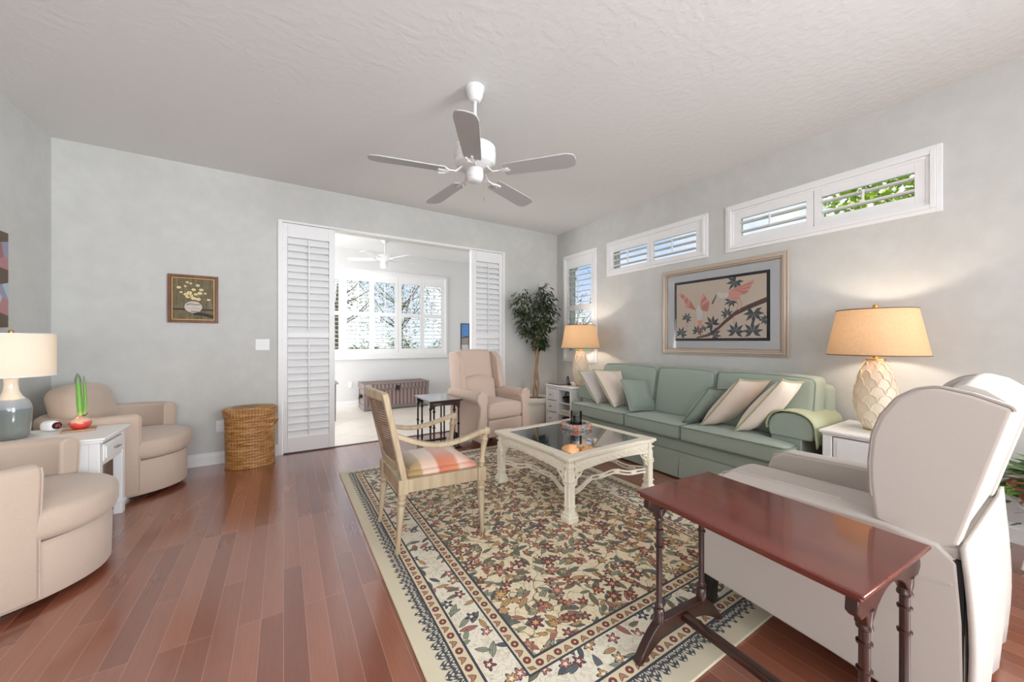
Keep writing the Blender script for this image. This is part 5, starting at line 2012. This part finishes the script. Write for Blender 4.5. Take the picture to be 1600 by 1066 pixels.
for za, zb in ((0.085, 0.235), (0.245, 0.39), (0.40, 0.545)):
    d = MB()
    panel_front(d, x0 + 0.006, 3.805, 3.990, za, zb)
    dd = d.build('drawer', W_, el, bevel=0.003)
    k = MB()
    k.lathe([(0.006, 0.0), (0.006, 0.012), (0.012, 0.016), (0.012, 0.022), (0, 0.026)], 14)
    k.move(Matrix.Translation((x0 - 0.008, 3.905, (za + zb) / 2)) @ Matrix.Rotation(R(-90), 4, 'Y'))
    k.build('knob', M['pewter'], dd)
for z in (0.23, 0.375):
    MB().box(x0 + 0.012, x1 - 0.02, y0 + 0.022, 3.777, z, z + 0.014).build('shelf', W_, el, bevel=0.002)
# on its shelves
bk = thing('dark_basket', 'small dark woven basket on the upper shelf of the left end table', 'basket', (3.175, 3.665, 0.391))
b = MB()
b.lathe([(0, 0), (0.075, 0.0), (0.098, 0.06), (0.102, 0.064), (0.097, 0.066), (0.072, 0.006), (0, 0.006)], 24, cap=False)
b.build('bowl', plain('dark_wicker', rgb(58, 46, 40), 0.6, var=0.3, nscale=60, bump=0.5), bk, world=False)
b = MB()
b.tube([(0, 0.098 * math.cos(PI * i / 12), 0.06 + 0.085 * math.sin(PI * i / 12)) for i in range(13)], 0.006, 7)
b.build('handle', plain('dark_wicker_handle', rgb(48, 38, 34), 0.6), bk, world=False)
for i, (dz, c_, w_, lab) in enumerate(((0.0, rgb(222, 214, 200), 0.20, 'cream magazine at the bottom of the shelf stack'), (0.016, rgb(196, 186, 176), 0.19, 'beige magazine in the middle of the shelf stack'), (0.032, rgb(230, 226, 220), 0.18, 'white magazine on top of the shelf stack'))):
    t = thing('magazine', lab + ' in the left end table', 'magazine', (3.20, 3.65, 0.2445 + dz + 0.001), R(3 * i), 'magazines in the left end table')
    MB().rbox((0, 0, 0.007), (0.25, w_, 0.014), 0.003, 1).build('pages', plain('paper_%d' % i, c_, 0.6), t, world=False)
rb = thing('storage_box', 'small reddish box on the bottom of the left end table', 'box', (3.22, 3.65, 0.0765))
MB().rbox((0, 0, 0.045), (0.22, 0.17, 0.09), 0.006, 1).build('box_body', plain('red_brown_box', rgb(120, 62, 52), 0.5), rb, world=False)
MB().rbox((0, 0, 0.10), (0.228, 0.178, 0.02), 0.005, 1).build('lid', plain('red_brown_lid', rgb(70, 40, 40), 0.5), rb, world=False)
# on its top
lt = thing('closed_laptop', 'flat grey closed laptop on the left end table', 'laptop', (3.20, 3.90, zt + 0.0005), R(0))
MB().rbox((0, 0, 0.005), (0.20, 0.25, 0.010), 0.004, 1).build('base_half', plain('laptop_grey', rgb(112, 112, 118), 0.35, 0.4), lt, world=False)
MB().rbox((0, 0, 0.0135), (0.20, 0.25, 0.006), 0.0028, 1).build('screen_half', plain('laptop_lid', rgb(150, 150, 156), 0.3, 0.4), lt, world=False)
sf = thing('oval_photo_frame', 'small dark oval photo frame beside the far lamp base', 'photo frame', (3.20, 3.735, zt + 0.001), R(-20))
b = MB()
b.tube([(0, 0.038 * math.cos(2 * PI * i / 28), 0.062 + 0.055 * math.sin(2 * PI * i / 28)) for i in range(28)], 0.008, 8, True)
b.build('frame_rim', M['ebony'], sf, world=False)
b = MB()
b.prism([(0.036 * math.cos(2 * PI * i / 28), 0.062 + 0.053 * math.sin(2 * PI * i / 28)) for i in range(28)], 0.0, 0.004, 'x')
b.build('photo', plain('grey_photo', rgb(150, 144, 136), 0.3, var=0.2), sf, world=False)
MB().hexa([(0.004, -0.012, 0), (0.04, -0.012, 0), (0.04, 0.012, 0), (0.004, 0.012, 0), (0.004, -0.012, 0.08), (0.008, -0.012, 0.08), (0.008, 0.012, 0.08), (0.004, 0.012, 0.08)]).build('easel_back', M['ebony'], sf, world=False)

er = thing('end_table', 'white end table with one drawer right of the sofa under the big lamp', 'end table', (3.335, 0.70, 0))
x0, x1, y0, y1, zt = 3.06, 3.61, 0.42, 0.985, 0.60
b = MB()
b.box(x0 - 0.016, x1, y0 - 0.016, y1 + 0.016, zt - 0.020, zt)
b.box(x0 - 0.004, x1, y0 - 0.004, y1 + 0.004, zt - 0.034, zt - 0.020)
b.build('tabletop', W_, er, bevel=0.006, seg=3)
b = MB()
b.box(x0 + 0.01, x1 - 0.01, y0 + 0.005, y0 + 0.022, 0.16, zt - 0.034)
b.box(x0 + 0.01, x1 - 0.01, y1 - 0.022, y1 - 0.005, 0.16, zt - 0.034)
b.box(x1 - 0.02, x1 - 0.008, y0, y1, 0.16, zt - 0.034)
b.box(x0 + 0.004, x0 + 0.024, y0, y1, 0.375, 0.405)
b.box(x0 + 0.004, x1 - 0.01, y0 + 0.01, y1 - 0.01, 0.16, 0.185)
b.build('cabinet_body', W_, er, bevel=0.003)
for x, y in ((x0, y0), (x0, y1 - 0.05), (x1 - 0.05, y0), (x1 - 0.05, y1 - 0.05)):
    MB().box(x, x + 0.05, y, y + 0.05, 0, zt - 0.034).build('leg', W_, er, bevel=0.004)
d = MB()
panel_front(d, x0 + 0.012, y0 + 0.056, y1 - 0.056, 0.412, 0.558)
dd = d.build('drawer', W_, er, bevel=0.004)
k = MB()
k.lathe([(0.007, 0.0), (0.007, 0.012), (0.015, 0.018), (0.015, 0.025), (0, 0.031)], 16)
k.move(Matrix.Translation((x0 - 0.003, (y0 + y1) / 2, 0.485)) @ Matrix.Rotation(R(-90), 4, 'Y'))
k.build('knob', W_, dd)


# scalloped ceramic lamps
M['bronze'] = plain('bronze_trim', rgb(120, 92, 66), 0.5)
def scallop_lamp(label, loc):
    t = thing('table_lamp', label, 'lamp', loc, 0, 'scalloped ceramic lamps beside the sofa')
    prof = [(0.054, 0.0), (0.058, 0.012), (0.068, 0.03), (0.092, 0.09), (0.106, 0.16), (0.110, 0.205), (0.104, 0.27), (0.086, 0.35), (0.064, 0.42), (0.047, 0.455), (0.045, 0.465)]

    def rad(z):
        for (r0, z0), (r1, z1) in zip(prof[:-1], prof[1:]):
            if z0 <= z <= z1:
                return r0 + (r1 - r0) * (z - z0) / (z1 - z0)
        return prof[-1][0]
    b = MB()
    b.lathe([(0, 0)] + prof + [(0, 0.465)], 44)
    rows = 8
    for k in range(rows):
        z0 = 0.035 + 0.052 * k
        n = 9
        for j in range(n):
            th = 2 * PI * (j + 0.5 * (k % 2)) / n
            pts = []
            for i in range(9):
                u = -1 + 2 * i / 8
                z = z0 + 0.05 * math.sqrt(max(0, 1 - u * u))
                r_ = rad(min(0.46, z)) + 0.0015
                a = th + u * PI / n
                pts.append((r_ * math.cos(a), r_ * math.sin(a), z))
            b.tube(pts, 0.0042, 5)
    b.build('lamp_base', M['lamp_cream'], t, world=False, ang=60)
    MB().lathe([(0, 0.0), (0.062, 0.0), (0.062, 0.010), (0, 0.010)], 32).build('foot_ring', M['brass'], t, world=False)
    MB().lathe([(0, 0.463), (0.05, 0.463), (0.05, 0.472), (0.014, 0.474), (0.010, 0.52), (0.016, 0.53), (0.016, 0.57), (0.004, 0.58), (0.004, 0.795), (0.010, 0.80), (0.016, 0.815), (0.012, 0.83), (0, 0.833)], 18).build('socket_stem', M['brass'], t, world=False)
    s_ = MB()
    s_.lathe([(0.25, 0.495), (0.196, 0.797)], 64, cap=False)
    sh = s_.build('lamp_shade', M['shade_linen'], t, world=False)
    b = MB()
    for r_, z in ((0.2505, 0.497), (0.1965, 0.795)):
        MB().tube([(r_ * math.cos(2 * PI * i / 56), r_ * math.sin(2 * PI * i / 56), z) for i in range(56)], 0.0034, 6, True).build('shade_trim', M['bronze'], sh, world=False)
    for k in range(3):
        a = 2 * PI * k / 3
        b.tube([(0, 0, 0.79), (0.195 * math.cos(a), 0.195 * math.sin(a), 0.793)], 0.002, 5)
    b.build('shade_spider', M['bronze'], sh, world=False)
    bulb(t, (0, 0, 0.66), 9.5)
    return t


scallop_lamp('big cream scalloped lamp with linen shade on the right end table', (3.335, 0.79, 0.601))
scallop_lamp('cream scalloped lamp with linen shade beside the ficus on the left end table', (3.325, 3.63, 0.601))


# ------------------------------------------------------------------ ficus tree
def leaf(b, p, d, L, w, roll=0.0, fold=0.25):
    d = Vector(d).normalized()
    up = Vector((0, 0, 1)) if abs(d.z) < 0.95 else Vector((1, 0, 0))
    s_ = d.cross(up).normalized()
    n_ = s_.cross(d)
    s2 = s_ * math.cos(roll) + n_ * math.sin(roll)
    n2 = d.cross(s2)
    p = Vector(p)
    v = [b.bm.verts.new(x) for x in (p, p + d * L * 0.35 + s2 * w / 2 - n2 * fold * w * 0.3, p + d * L * 0.7 + s2 * w * 0.36 - n2 * fold * w * 0.4, p + d * L - n2 * fold * w, p + d * L * 0.7 - s2 * w * 0.36 - n2 * fold * w * 0.4, p + d * L * 0.35 - s2 * w / 2 - n2 * fold * w * 0.3)]
    b.face([v[0], v[1], v[2], v[3]])
    b.face([v[0], v[3], v[4], v[5]])


fc = thing('ficus_tree', 'tall ficus tree with braided trunk in a cream pot in the far right corner', 'plant', (3.07, 4.285, 0))
MB().lathe([(0, 0), (0.15, 0.0), (0.155, 0.01), (0.188, 0.27), (0.186, 0.275), (0.193, 0.30), (0.196, 0.31), (0.205, 0.312), (0.207, 0.325), (0.225, 0.33), (0.228, 0.385), (0.222, 0.398), (0.20, 0.398), (0.19, 0.36), (0, 0.36)], 48, cap=False).build('pot', M['potcream'], fc, world=False)
MB().lathe([(0, 0.36), (0.192, 0.36), (0.12, 0.372), (0, 0.378)], 24).build('soil', M['soil'], fc, world=False)
b = MB()
for k in range(3):
    pts = []
    for i in range(22):
        t_ = i / 21
        a = 2 * PI * k / 3 + t_ * 5.5
        r_ = 0.024 + 0.012 * math.sin(t_ * 9)
        pts.append((r_ * math.cos(a) + 0.03 * t_, r_ * math.sin(a), 0.36 + 0.90 * t_))
    b.tube(pts, [0.015 - 0.004 * i / 21 for i in range(22)], 8)
rf = random.Random(11)
clumps = [((-0.22, 0.0, 1.70), (0.17, 0.16, 0.24)), ((-0.10, 0.05, 1.45), (0.16, 0.16, 0.24)), ((0.12, 0.0, 1.82), (0.17, 0.16, 0.22)), ((0.20, -0.05, 1.60), (0.15, 0.15, 0.26)), ((0.04, 0.0, 1.30), (0.15, 0.14, 0.18)), ((0.08, 0.0, 1.16), (0.10, 0.10, 0.10)), ((0.05, -0.08, 1.58), (0.18, 0.15, 0.24))]
for (cx_, cy_, cz_), _r in clumps:
    b.tube([(0.03, 0, 1.22), (0.03 + cx_ * 0.4, cy_ * 0.4, 1.22 + (cz_ - 1.22) * 0.55), (cx_, cy_, cz_ + 0.12)], [0.011, 0.007, 0.003], 6)
b.build('trunk', M['bark'], fc, world=False)
b = MB()
for (cx_, cy_, cz_), (rx, ry, rz_) in clumps:
    for i in range(190):
        th, ph_ = rf.uniform(0, 2 * PI), math.acos(rf.uniform(-1, 1))
        r_ = rf.uniform(0.45, 1.05)
        p = (cx_ + rx * r_ * math.sin(ph_) * math.cos(th), cy_ + ry * r_ * math.sin(ph_) * math.sin(th), cz_ + rz_ * r_ * math.cos(ph_))
        if p[1] > 0.23 or p[0] > 0.58:
            continue
        d = (math.cos(th) * 0.7 + rf.uniform(-.3, .3), math.sin(th) * 0.7 + rf.uniform(-.3, .3), -0.75 + rf.uniform(-.5, .4))
        leaf(b, p, d, rf.uniform(0.055, 0.085), rf.uniform(0.024, 0.034), rf.uniform(-0.6, 0.6))
b.build('foliage', M['ficus'], fc, world=False)

# ------------------------------------------------------------------ plant stand with ivy behind the recliner
ps = thing('plant_stand', 'white wrought iron plant stand behind the recliner at the right edge', 'plant stand', (3.36, 0.10, 0))
b = MB()
b.tube([(0.13 * math.cos(2 * PI * i / 32), 0.13 * math.sin(2 * PI * i / 32), 0.315) for i in range(32)], 0.007, 7, True)
b.tube([(0.07 * math.cos(2 * PI * i / 24), 0.07 * math.sin(2 * PI * i / 24), 0.13) for i in range(24)], 0.006, 7, True)
b.build('ring', M['iron'], ps, world=False)
for k in range(3):
    a = 2 * PI * k / 3 + 2.4
    b = MB()
    pts = []
    for r_, z in ((0.13, 0.315), (0.11, 0.24), (0.075, 0.16), (0.08, 0.11), (0.12, 0.08), (0.155, 0.05), (0.165, 0.008)):
        pts.append((r_ * math.cos(a), r_ * math.sin(a), z))
    b.tube(pts, 0.008, 8)
    b.tube([(pts[2][0], pts[2][1], pts[2][2]), (0.12 * math.cos(a + 0.4), 0.12 * math.sin(a + 0.4), 0.20), (0.09 * math.cos(a + 0.5), 0.09 * math.sin(a + 0.5), 0.26)], 0.005, 6)
    b.build('leg', M['iron'], ps, world=False)
iv = thing('potted_ivy', 'trailing green ivy in a terracotta bowl on the white iron stand', 'plant', (3.36, 0.10, 0.323))
MB().lathe([(0, 0), (0.10, 0.0), (0.125, 0.02), (0.165, 0.085), (0.175, 0.09), (0.175, 0.105), (0.158, 0.105), (0.15, 0.08), (0, 0.075)], 36, cap=False).build('pot', M['terra'], iv, world=False)
MB().lathe([(0, 0.075), (0.15, 0.08), (0, 0.09)], 20).build('soil', M['soil'], iv, world=False)
b = MB()


def ivyleaf(b, p, d, L):
    d = Vector(d).normalized()
    s_ = d.cross(Vector((0.1, 0.2, 1))).normalized()
    p = Vector(p)
    o_ = [(0, 0), (0.28, 0.5), (0.45, 0.28), (0.62, 0.36), (1, 0), (0.62, -0.36), (0.45, -0.28), (0.28, -0.5)]
    vs = [b.bm.verts.new(p + d * L * u + s_ * L * w_) for u, w_ in o_]
    b.face(vs[:5])
    b.face([vs[0]] + vs[4:])


for i in range(170):
    th = rf.uniform(0, 2 * PI)
    r_ = 0.20 * math.sqrt(rf.random())
    z = 0.10 + 0.20 * (1 - (r_ / 0.2) ** 2) * rf.uniform(0.3, 1)
    if r_ * math.cos(th) > 0.28:
        continue
    ivyleaf(b, (r_ * math.cos(th), r_ * math.sin(th), z), (math.cos(th), math.sin(th), rf.uniform(-0.5, 0.5)), rf.uniform(0.05, 0.085))
for k in range(7):
    th = rf.uniform(0, 2 * PI)
    if k < 3:
        th = R(120 + 35 * k)
    for j in range(9):
        t_ = j / 8
        r_ = min(0.17 + 0.10 * t_, 0.255)
        ivyleaf(b, (r_ * math.cos(th + 0.3 * t_), r_ * math.sin(th + 0.3 * t_), 0.10 - 0.27 * t_ * t_), (math.cos(th + j), math.sin(th + j), -0.6), 0.055)
b.build('foliage', M['ivy'], iv, world=False)


# ------------------------------------------------------------------ ceiling fans
def blade(b, r0, r1, w0, w1, z, pitch, th=0.008):
    """blade along +x with rounded tip"""
    pts = [(r0, -w0 / 2), (r0 + 0.02, -w0 / 2 - 0.004)]
    pts += [(r1 - 0.06, -w1 / 2)]
    for i in range(7):
        a = -PI / 2 + PI * i / 6
        pts.append((r1 - 0.05 + 0.05 * math.cos(a), (w1 / 2 - 0.004) * (math.copysign(abs(math.sin(a)) ** 0.6, math.sin(a)))))
    pts += [(r1 - 0.06, w1 / 2), (r0 + 0.02, w0 / 2 + 0.004), (r0, w0 / 2)]
    bb = MB()
    bb.prism(pts, -th / 2, th / 2, 'z')
    bb.move(Matrix.Translation((0, 0, z)) @ Matrix.Rotation(R(pitch), 4, 'X'))
    return bb


fan = thing('ceiling_fan', 'grey white five blade ceiling fan over the living room', 'ceiling fan', (1.07, 2.178, H))
MB().lathe([(0, 0), (0.062, 0.0), (0.062, -0.016), (0.055, -0.024), (0.052, -0.055), (0.034, -0.088), (0.026, -0.092), (0, -0.092)], 36).build('canopy', M['fanwhite'], fan, world=False)
MB().lathe([(0, -0.088), (0.011, -0.088), (0.011, -0.36), (0, -0.36)], 16).build('downrod', M['fanwhite'], fan, world=False)
MB().lathe([(0, -0.345), (0.03, -0.347), (0.05, -0.37), (0.115, -0.385), (0.134, -0.398), (0.137, -0.42), (0.131, -0.428), (0.137, -0.436), (0.137, -0.475), (0.131, -0.482), (0.134, -0.49), (0.128, -0.512), (0.10, -0.532), (0.06, -0.54), (0, -0.54)], 48).build('motor_housing', M['fanwhite'], fan, world=False)
MB().lathe([(0, -0.53), (0.056, -0.535), (0.056, -0.59), (0.050, -0.597), (0.050, -0.604), (0.043, -0.615), (0.027, -0.622), (0, -0.623)], 32).build('switch_housing', M['fanwhite'], fan, world=False)
for k in range(5):
    a = -31.9 - 88.5 + 72 * k
    rot = Matrix.Rotation(R(a), 4, 'Z')
    bb = blade(None, 0.20, 0.66, 0.105, 0.135, -0.562, -11)
    bb.move(rot)
    bo = bb.build('blade', M['blade'], fan, world=False, bevel=0.002)
    ib = MB()
    ib.tube([(0.085, 0, -0.5300), (0.13, 0, -0.5700), (0.175, 0, -0.5700)], 0.01, sq=(0.028, 0.008), up=(0, 0, 1))
    ib.tube([(0.17, 0, -0.5695), (0.20, -0.03, -0.5750), (0.235, -0.035, -0.5755)], 0.007, 6)
    ib.tube([(0.17, 0, -0.5695), (0.20, 0.03, -0.5640), (0.235, 0.035, -0.5630)], 0.007, 6)
    ib.tube([(0.17, 0, -0.5695), (0.24, 0, -0.5700)], 0.007, 6)
    ib.move(rot)
    ib.build('blade_iron', M['fanwhite'], bo, world=False)
pc = MB()
pa = R(-31.9)
px_, py_ = 0.058 * math.cos(pa), 0.058 * math.sin(pa)
pc.tube([(px_, py_, -0.575), (px_ * 1.06, py_ * 1.06, -0.60), (px_ * 1.06, py_ * 1.06, -0.715)], 0.0018, 6)
pc.lathe([(0, 0), (0.004, 0.002), (0.0048, 0.016), (0.003, 0.026), (0, 0.028)], 10, (px_ * 1.06, py_ * 1.06, -0.742))
pc.build('pull_chain', M['pewter'], fan, world=False)

f2_ = thing('ceiling_fan', 'white ceiling fan with light kit in the sunroom', 'ceiling fan', (1.42, 6.25, H))
MB().lathe([(0, 0), (0.055, 0.0), (0.055, -0.014), (0.03, -0.05), (0, -0.052)], 28).build('canopy', M['white'], f2_, world=False)
MB().lathe([(0, -0.048), (0.010, -0.048), (0.010, -0.25), (0, -0.25)], 12).build('downrod', M['white'], f2_, world=False)
MB().lathe([(0, -0.235), (0.05, -0.24), (0.125, -0.265), (0.13, -0.30), (0.11, -0.33), (0.06, -0.345), (0, -0.346)], 36).build('motor_housing', M['white'], f2_, world=False)
MB().lathe([(0, -0.34), (0.05, -0.342), (0.05, -0.385), (0, -0.39)], 24).build('switch_housing', M['white'], f2_, world=False)
b = MB()
b.lathe([(0.03, 0.0), (0.04, -0.02), (0.058, -0.09), (0.056, -0.09), (0.036, -0.02), (0.0, -0.012)], 24, cap=False)
b.move(Matrix.Translation((-0.035, -0.045, -0.375)) @ Matrix.Rotation(R(22), 4, 'X') @ Matrix.Rotation(R(-14), 4, 'Y'))
b.build('glass_shade', plain('frosted_white_glass', rgb(244, 244, 244), 0.3), f2_, world=False)
for k in range(5):
    a = 8 + 72 * k
    rot = Matrix.Rotation(R(a), 4, 'Z')
    bb = blade(None, 0.17, 0.60, 0.10, 0.125, -0.322, 10)
    bb.move(rot)
    bo = bb.build('blade', M['white'], f2_, world=False, bevel=0.002)
    ib = MB()
    ib.tube([(0.10, 0, -0.318), (0.15, 0, -0.332), (0.22, 0, -0.331)], 0.01, sq=(0.03, 0.008), up=(0, 0, 1))
    ib.move(rot)
    ib.build('blade_iron', M['white'], bo, world=False)

# ------------------------------------------------------------------ sunroom furniture
tk = thing('rattan_trunk', 'grey brown rattan trunk with black lock under the sunroom window', 'trunk', (1.71, 6.82, 0))
x0, x1, y0, y1 = -0.55, 0.55, -0.26, 0.24
MB().rbox((0, -0.01, 0.185), (1.09, 0.49, 0.33), 0.008, 1).build('trunk_body', M['rattan'], tk, world=False)
ld = MB().rbox((0, -0.01, 0.405), (1.11, 0.51, 0.105), 0.012, 1).build('lid', M['rattan'], tk, world=False)
b = MB()
for z, hh_ in ((0.045, 0.06), (0.345, 0.018)):
    b.box(-0.552, 0.552, -0.262, -0.246, z - hh_ / 2, z + hh_ / 2)
    b.box(-0.560, -0.544, -0.262, 0.242, z - hh_ / 2, z + hh_ / 2)
    b.box(0.544, 0.560, -0.262, 0.242, z - hh_ / 2, z + hh_ / 2)
for x in (-0.545, 0.545):
    b.box(x - 0.018, x + 0.018, -0.264, -0.236, 0.0, 0.345)
    b.box(x - 0.018, x + 0.018, 0.216, 0.244, 0.0, 0.345)
b.build('edge_binding', M['trunk_frame'], tk, world=False, bevel=0.004)
b = MB()
for sx_ in (-1, 1):
    b.tube([(sx_ * 0.556, -0.266, 0.36), (sx_ * 0.556, -0.266, 0.452), (sx_ * 0.556, 0.246, 0.452), (sx_ * 0.556, 0.246, 0.36)], 0.014, 8)
b.tube([(-0.556, -0.266, 0.452), (0.556, -0.266, 0.452)], 0.014, 8)
b.tube([(-0.556, -0.266, 0.362), (0.556, -0.266, 0.362)], 0.012, 8)
b.build('lid_binding', M['trunk_frame'], ld, world=False)
lk = MB()
lk.box(-0.035, 0.035, -0.28, -0.262, 0.335, 0.41)
lk.tube([(-0.02, -0.285, 0.345), (-0.02, -0.29, 0.315), (0.02, -0.29, 0.315), (0.02, -0.285, 0.345)], 0.006, 7)
lk.build('lock', M['black'], tk, world=False, bevel=0.004)
hd = MB()
hd.box(-0.572, -0.556, -0.06, 0.06, 0.20, 0.26)
hd.tube([(-0.572, -0.05, 0.25), (-0.59, -0.04, 0.19), (-0.592, 0.0, 0.175), (-0.59, 0.04, 0.19), (-0.572, 0.05, 0.25)], 0.010, 8)
hd.build('handle', M['black'], tk, world=False)

st = thing('sunroom_table', 'grey table corner just past the left shutter panel in the sunroom', 'table', (0.38, 6.2, 0))
MB().rbox((0, 0, 0.565), (0.62, 0.50, 0.03), 0.01, 1).build('tabletop', plain('grey_table', rgb(150, 148, 146), 0.4), st, world=False)
for x in (-0.26, 0.26):
    for y in (-0.2, 0.2):
        MB().lathe([(0.018, 0.0), (0.022, 0.552)], 14, (x, y, 0)).build('leg', plain('grey_table_leg', rgb(120, 118, 118), 0.4), st, world=False)

pp = thing('reflection_panel', 'narrow dark framed panel painted with a reflection of sky and a rooftop on the sunroom wall', 'picture', (3.272, SY1, 1.255))  # reflected sky and rooftop are painted into the panel's face colours
hw, hh = 0.098, 0.305
b = MB()
for xa, xb, za, zb in ((-hw, -hw + 0.012, -hh, hh), (hw - 0.012, hw, -hh, hh), (-hw + 0.012, hw - 0.012, hh - 0.012, hh), (-hw + 0.012, hw - 0.012, -hh, -hh + 0.012)):
    b.box(xa, xb, -0.02, 0, za, zb)
b.build('picture_frame', M['black'], pp, world=False, bevel=0.001)
b = MB()
cols = [plain('reflected_cloud', rgb(206, 222, 238), 0.5, var=0.1, nscale=10), plain('reflected_sky', rgb(96, 150, 214), 0.5, var=0.15, nscale=10), plain('reflected_roof', rgb(92, 92, 98), 0.5), plain('reflected_wall', rgb(160, 152, 144), 0.5), plain('reflected_base', rgb(206, 204, 200), 0.5)]
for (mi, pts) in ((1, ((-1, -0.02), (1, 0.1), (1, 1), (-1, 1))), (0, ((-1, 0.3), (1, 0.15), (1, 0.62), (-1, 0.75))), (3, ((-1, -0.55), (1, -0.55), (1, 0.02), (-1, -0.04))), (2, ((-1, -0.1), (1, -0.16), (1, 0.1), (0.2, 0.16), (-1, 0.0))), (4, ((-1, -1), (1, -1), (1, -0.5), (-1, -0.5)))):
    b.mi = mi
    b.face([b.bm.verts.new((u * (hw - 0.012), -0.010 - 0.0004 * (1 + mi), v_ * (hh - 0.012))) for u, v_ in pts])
b.mi = 4
b.box(-hw + 0.01, hw - 0.01, -0.009, -0.002, -hh + 0.01, hh - 0.01)
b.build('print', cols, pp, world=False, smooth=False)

# ------------------------------------------------------------------ outdoors
lw = MB().box(-40, 60, -40, 70, -0.35, -0.14).build('ground_lawn', M['lawn'], smooth=False)
struct(lw)


def tree(label, loc, h, crown, n, mat, L, seed, cat='tree', name='tree', group='trees outside the windows'):
    t = thing(name, label, cat, loc, 0, group)
    rr_ = random.Random(seed)
    b = MB()
    b.tube([(0, 0, 0), (0.06 * h * rr_.uniform(-.5, .5), 0, h * 0.35), (0, 0.03 * h, h * 0.7)], [0.020 * h, 0.015 * h, 0.007 * h], 9)
    for k in range(9):
        a = rr_.uniform(0, 2 * PI)
        z0 = h * rr_.uniform(0.3, 0.62)
        e = (crown[0] * 0.8 * math.cos(a), crown[1] * 0.8 * math.sin(a), z0 + crown[2] * rr_.uniform(0.2, 0.9))
        b.tube([(0, 0, z0), (e[0] * 0.5, e[1] * 0.5, z0 + (e[2] - z0) * 0.4), e], [0.007 * h, 0.004 * h, 0.0015 * h], 6)
    b.build('trunk', M['trunkwood'], t, world=False)
    b = MB()
    for i in range(n):
        th, ph_ = rr_.uniform(0, 2 * PI), math.acos(rr_.uniform(-1, 1))
        r_ = rr_.random() ** 0.5
        p = (crown[0] * r_ * math.sin(ph_) * math.cos(th), crown[1] * r_ * math.sin(ph_) * math.sin(th), h - crown[2] + crown[2] * r_ * math.cos(ph_))
        leaf(b, p, (rr_.uniform(-1, 1), rr_.uniform(-1, 1), rr_.uniform(-1, 0.6)), L * rr_.uniform(0.7, 1.3), L * 0.5, rr_.uniform(-1, 1))
    b.build('foliage', mat, t, world=False)
    return t


GZ = -0.14
tree('bright lime green tree outside the right clerestory window', (7.6, 0.9, GZ), 5.6, (1.9, 1.55, 2.3), 11000, M['tree_lime'], 0.10, 5)
tree('sparse branching tree outside the narrow corner window', (8.5, 9.6, GZ), 4.2, (1.2, 1.2, 1.6), 260, M['tree_mid'], 0.13, 8)
for (lab, x, y, h_, cr, n, L, sd) in (('sparse tree beyond the leftmost sunroom shutters', 1.3, 11.2, 4.2, (1.3, 1.2, 1.6), 900, 0.085, 21), ('sparse tree beyond the middle sunroom shutters', 3.2, 12.4, 4.4, (1.3, 1.2, 1.7), 800, 0.085, 22),
                                ('leafy tree beyond the right sunroom shutters', 5.4, 11.6, 4.3, (1.5, 1.3, 1.8), 1300, 0.085, 23), ('distant leafy tree between the sunroom shutter panels', 4.4, 16.5, 4.8, (1.8, 1.6, 2.0), 900, 0.11, 24)):
    tree(lab, (x, y, GZ), h_, cr, n, M['tree_mid'], L, sd)
for i, (x, y, h_, lab) in enumerate(((0.9, 12.6, 1.5, 'low green shrub seen through the left sunroom panes'), (2.3, 13.3, 1.45, 'low green shrub seen through the second sunroom pane'), (3.8, 13.8, 1.6, 'low green shrub seen through the middle sunroom panes'), (5.4, 13.6, 1.5, 'low green shrub seen through the right sunroom panes'), (6.9, 13.9, 1.6, 'low green shrub at the right end of the hedge line'))):
    tree(lab, (x, y, GZ), h_, (0.72, 0.6, 0.75), 600, M['tree_mid'], 0.13, 40 + i, 'shrub', 'shrub', 'shrubs beyond the sunroom')
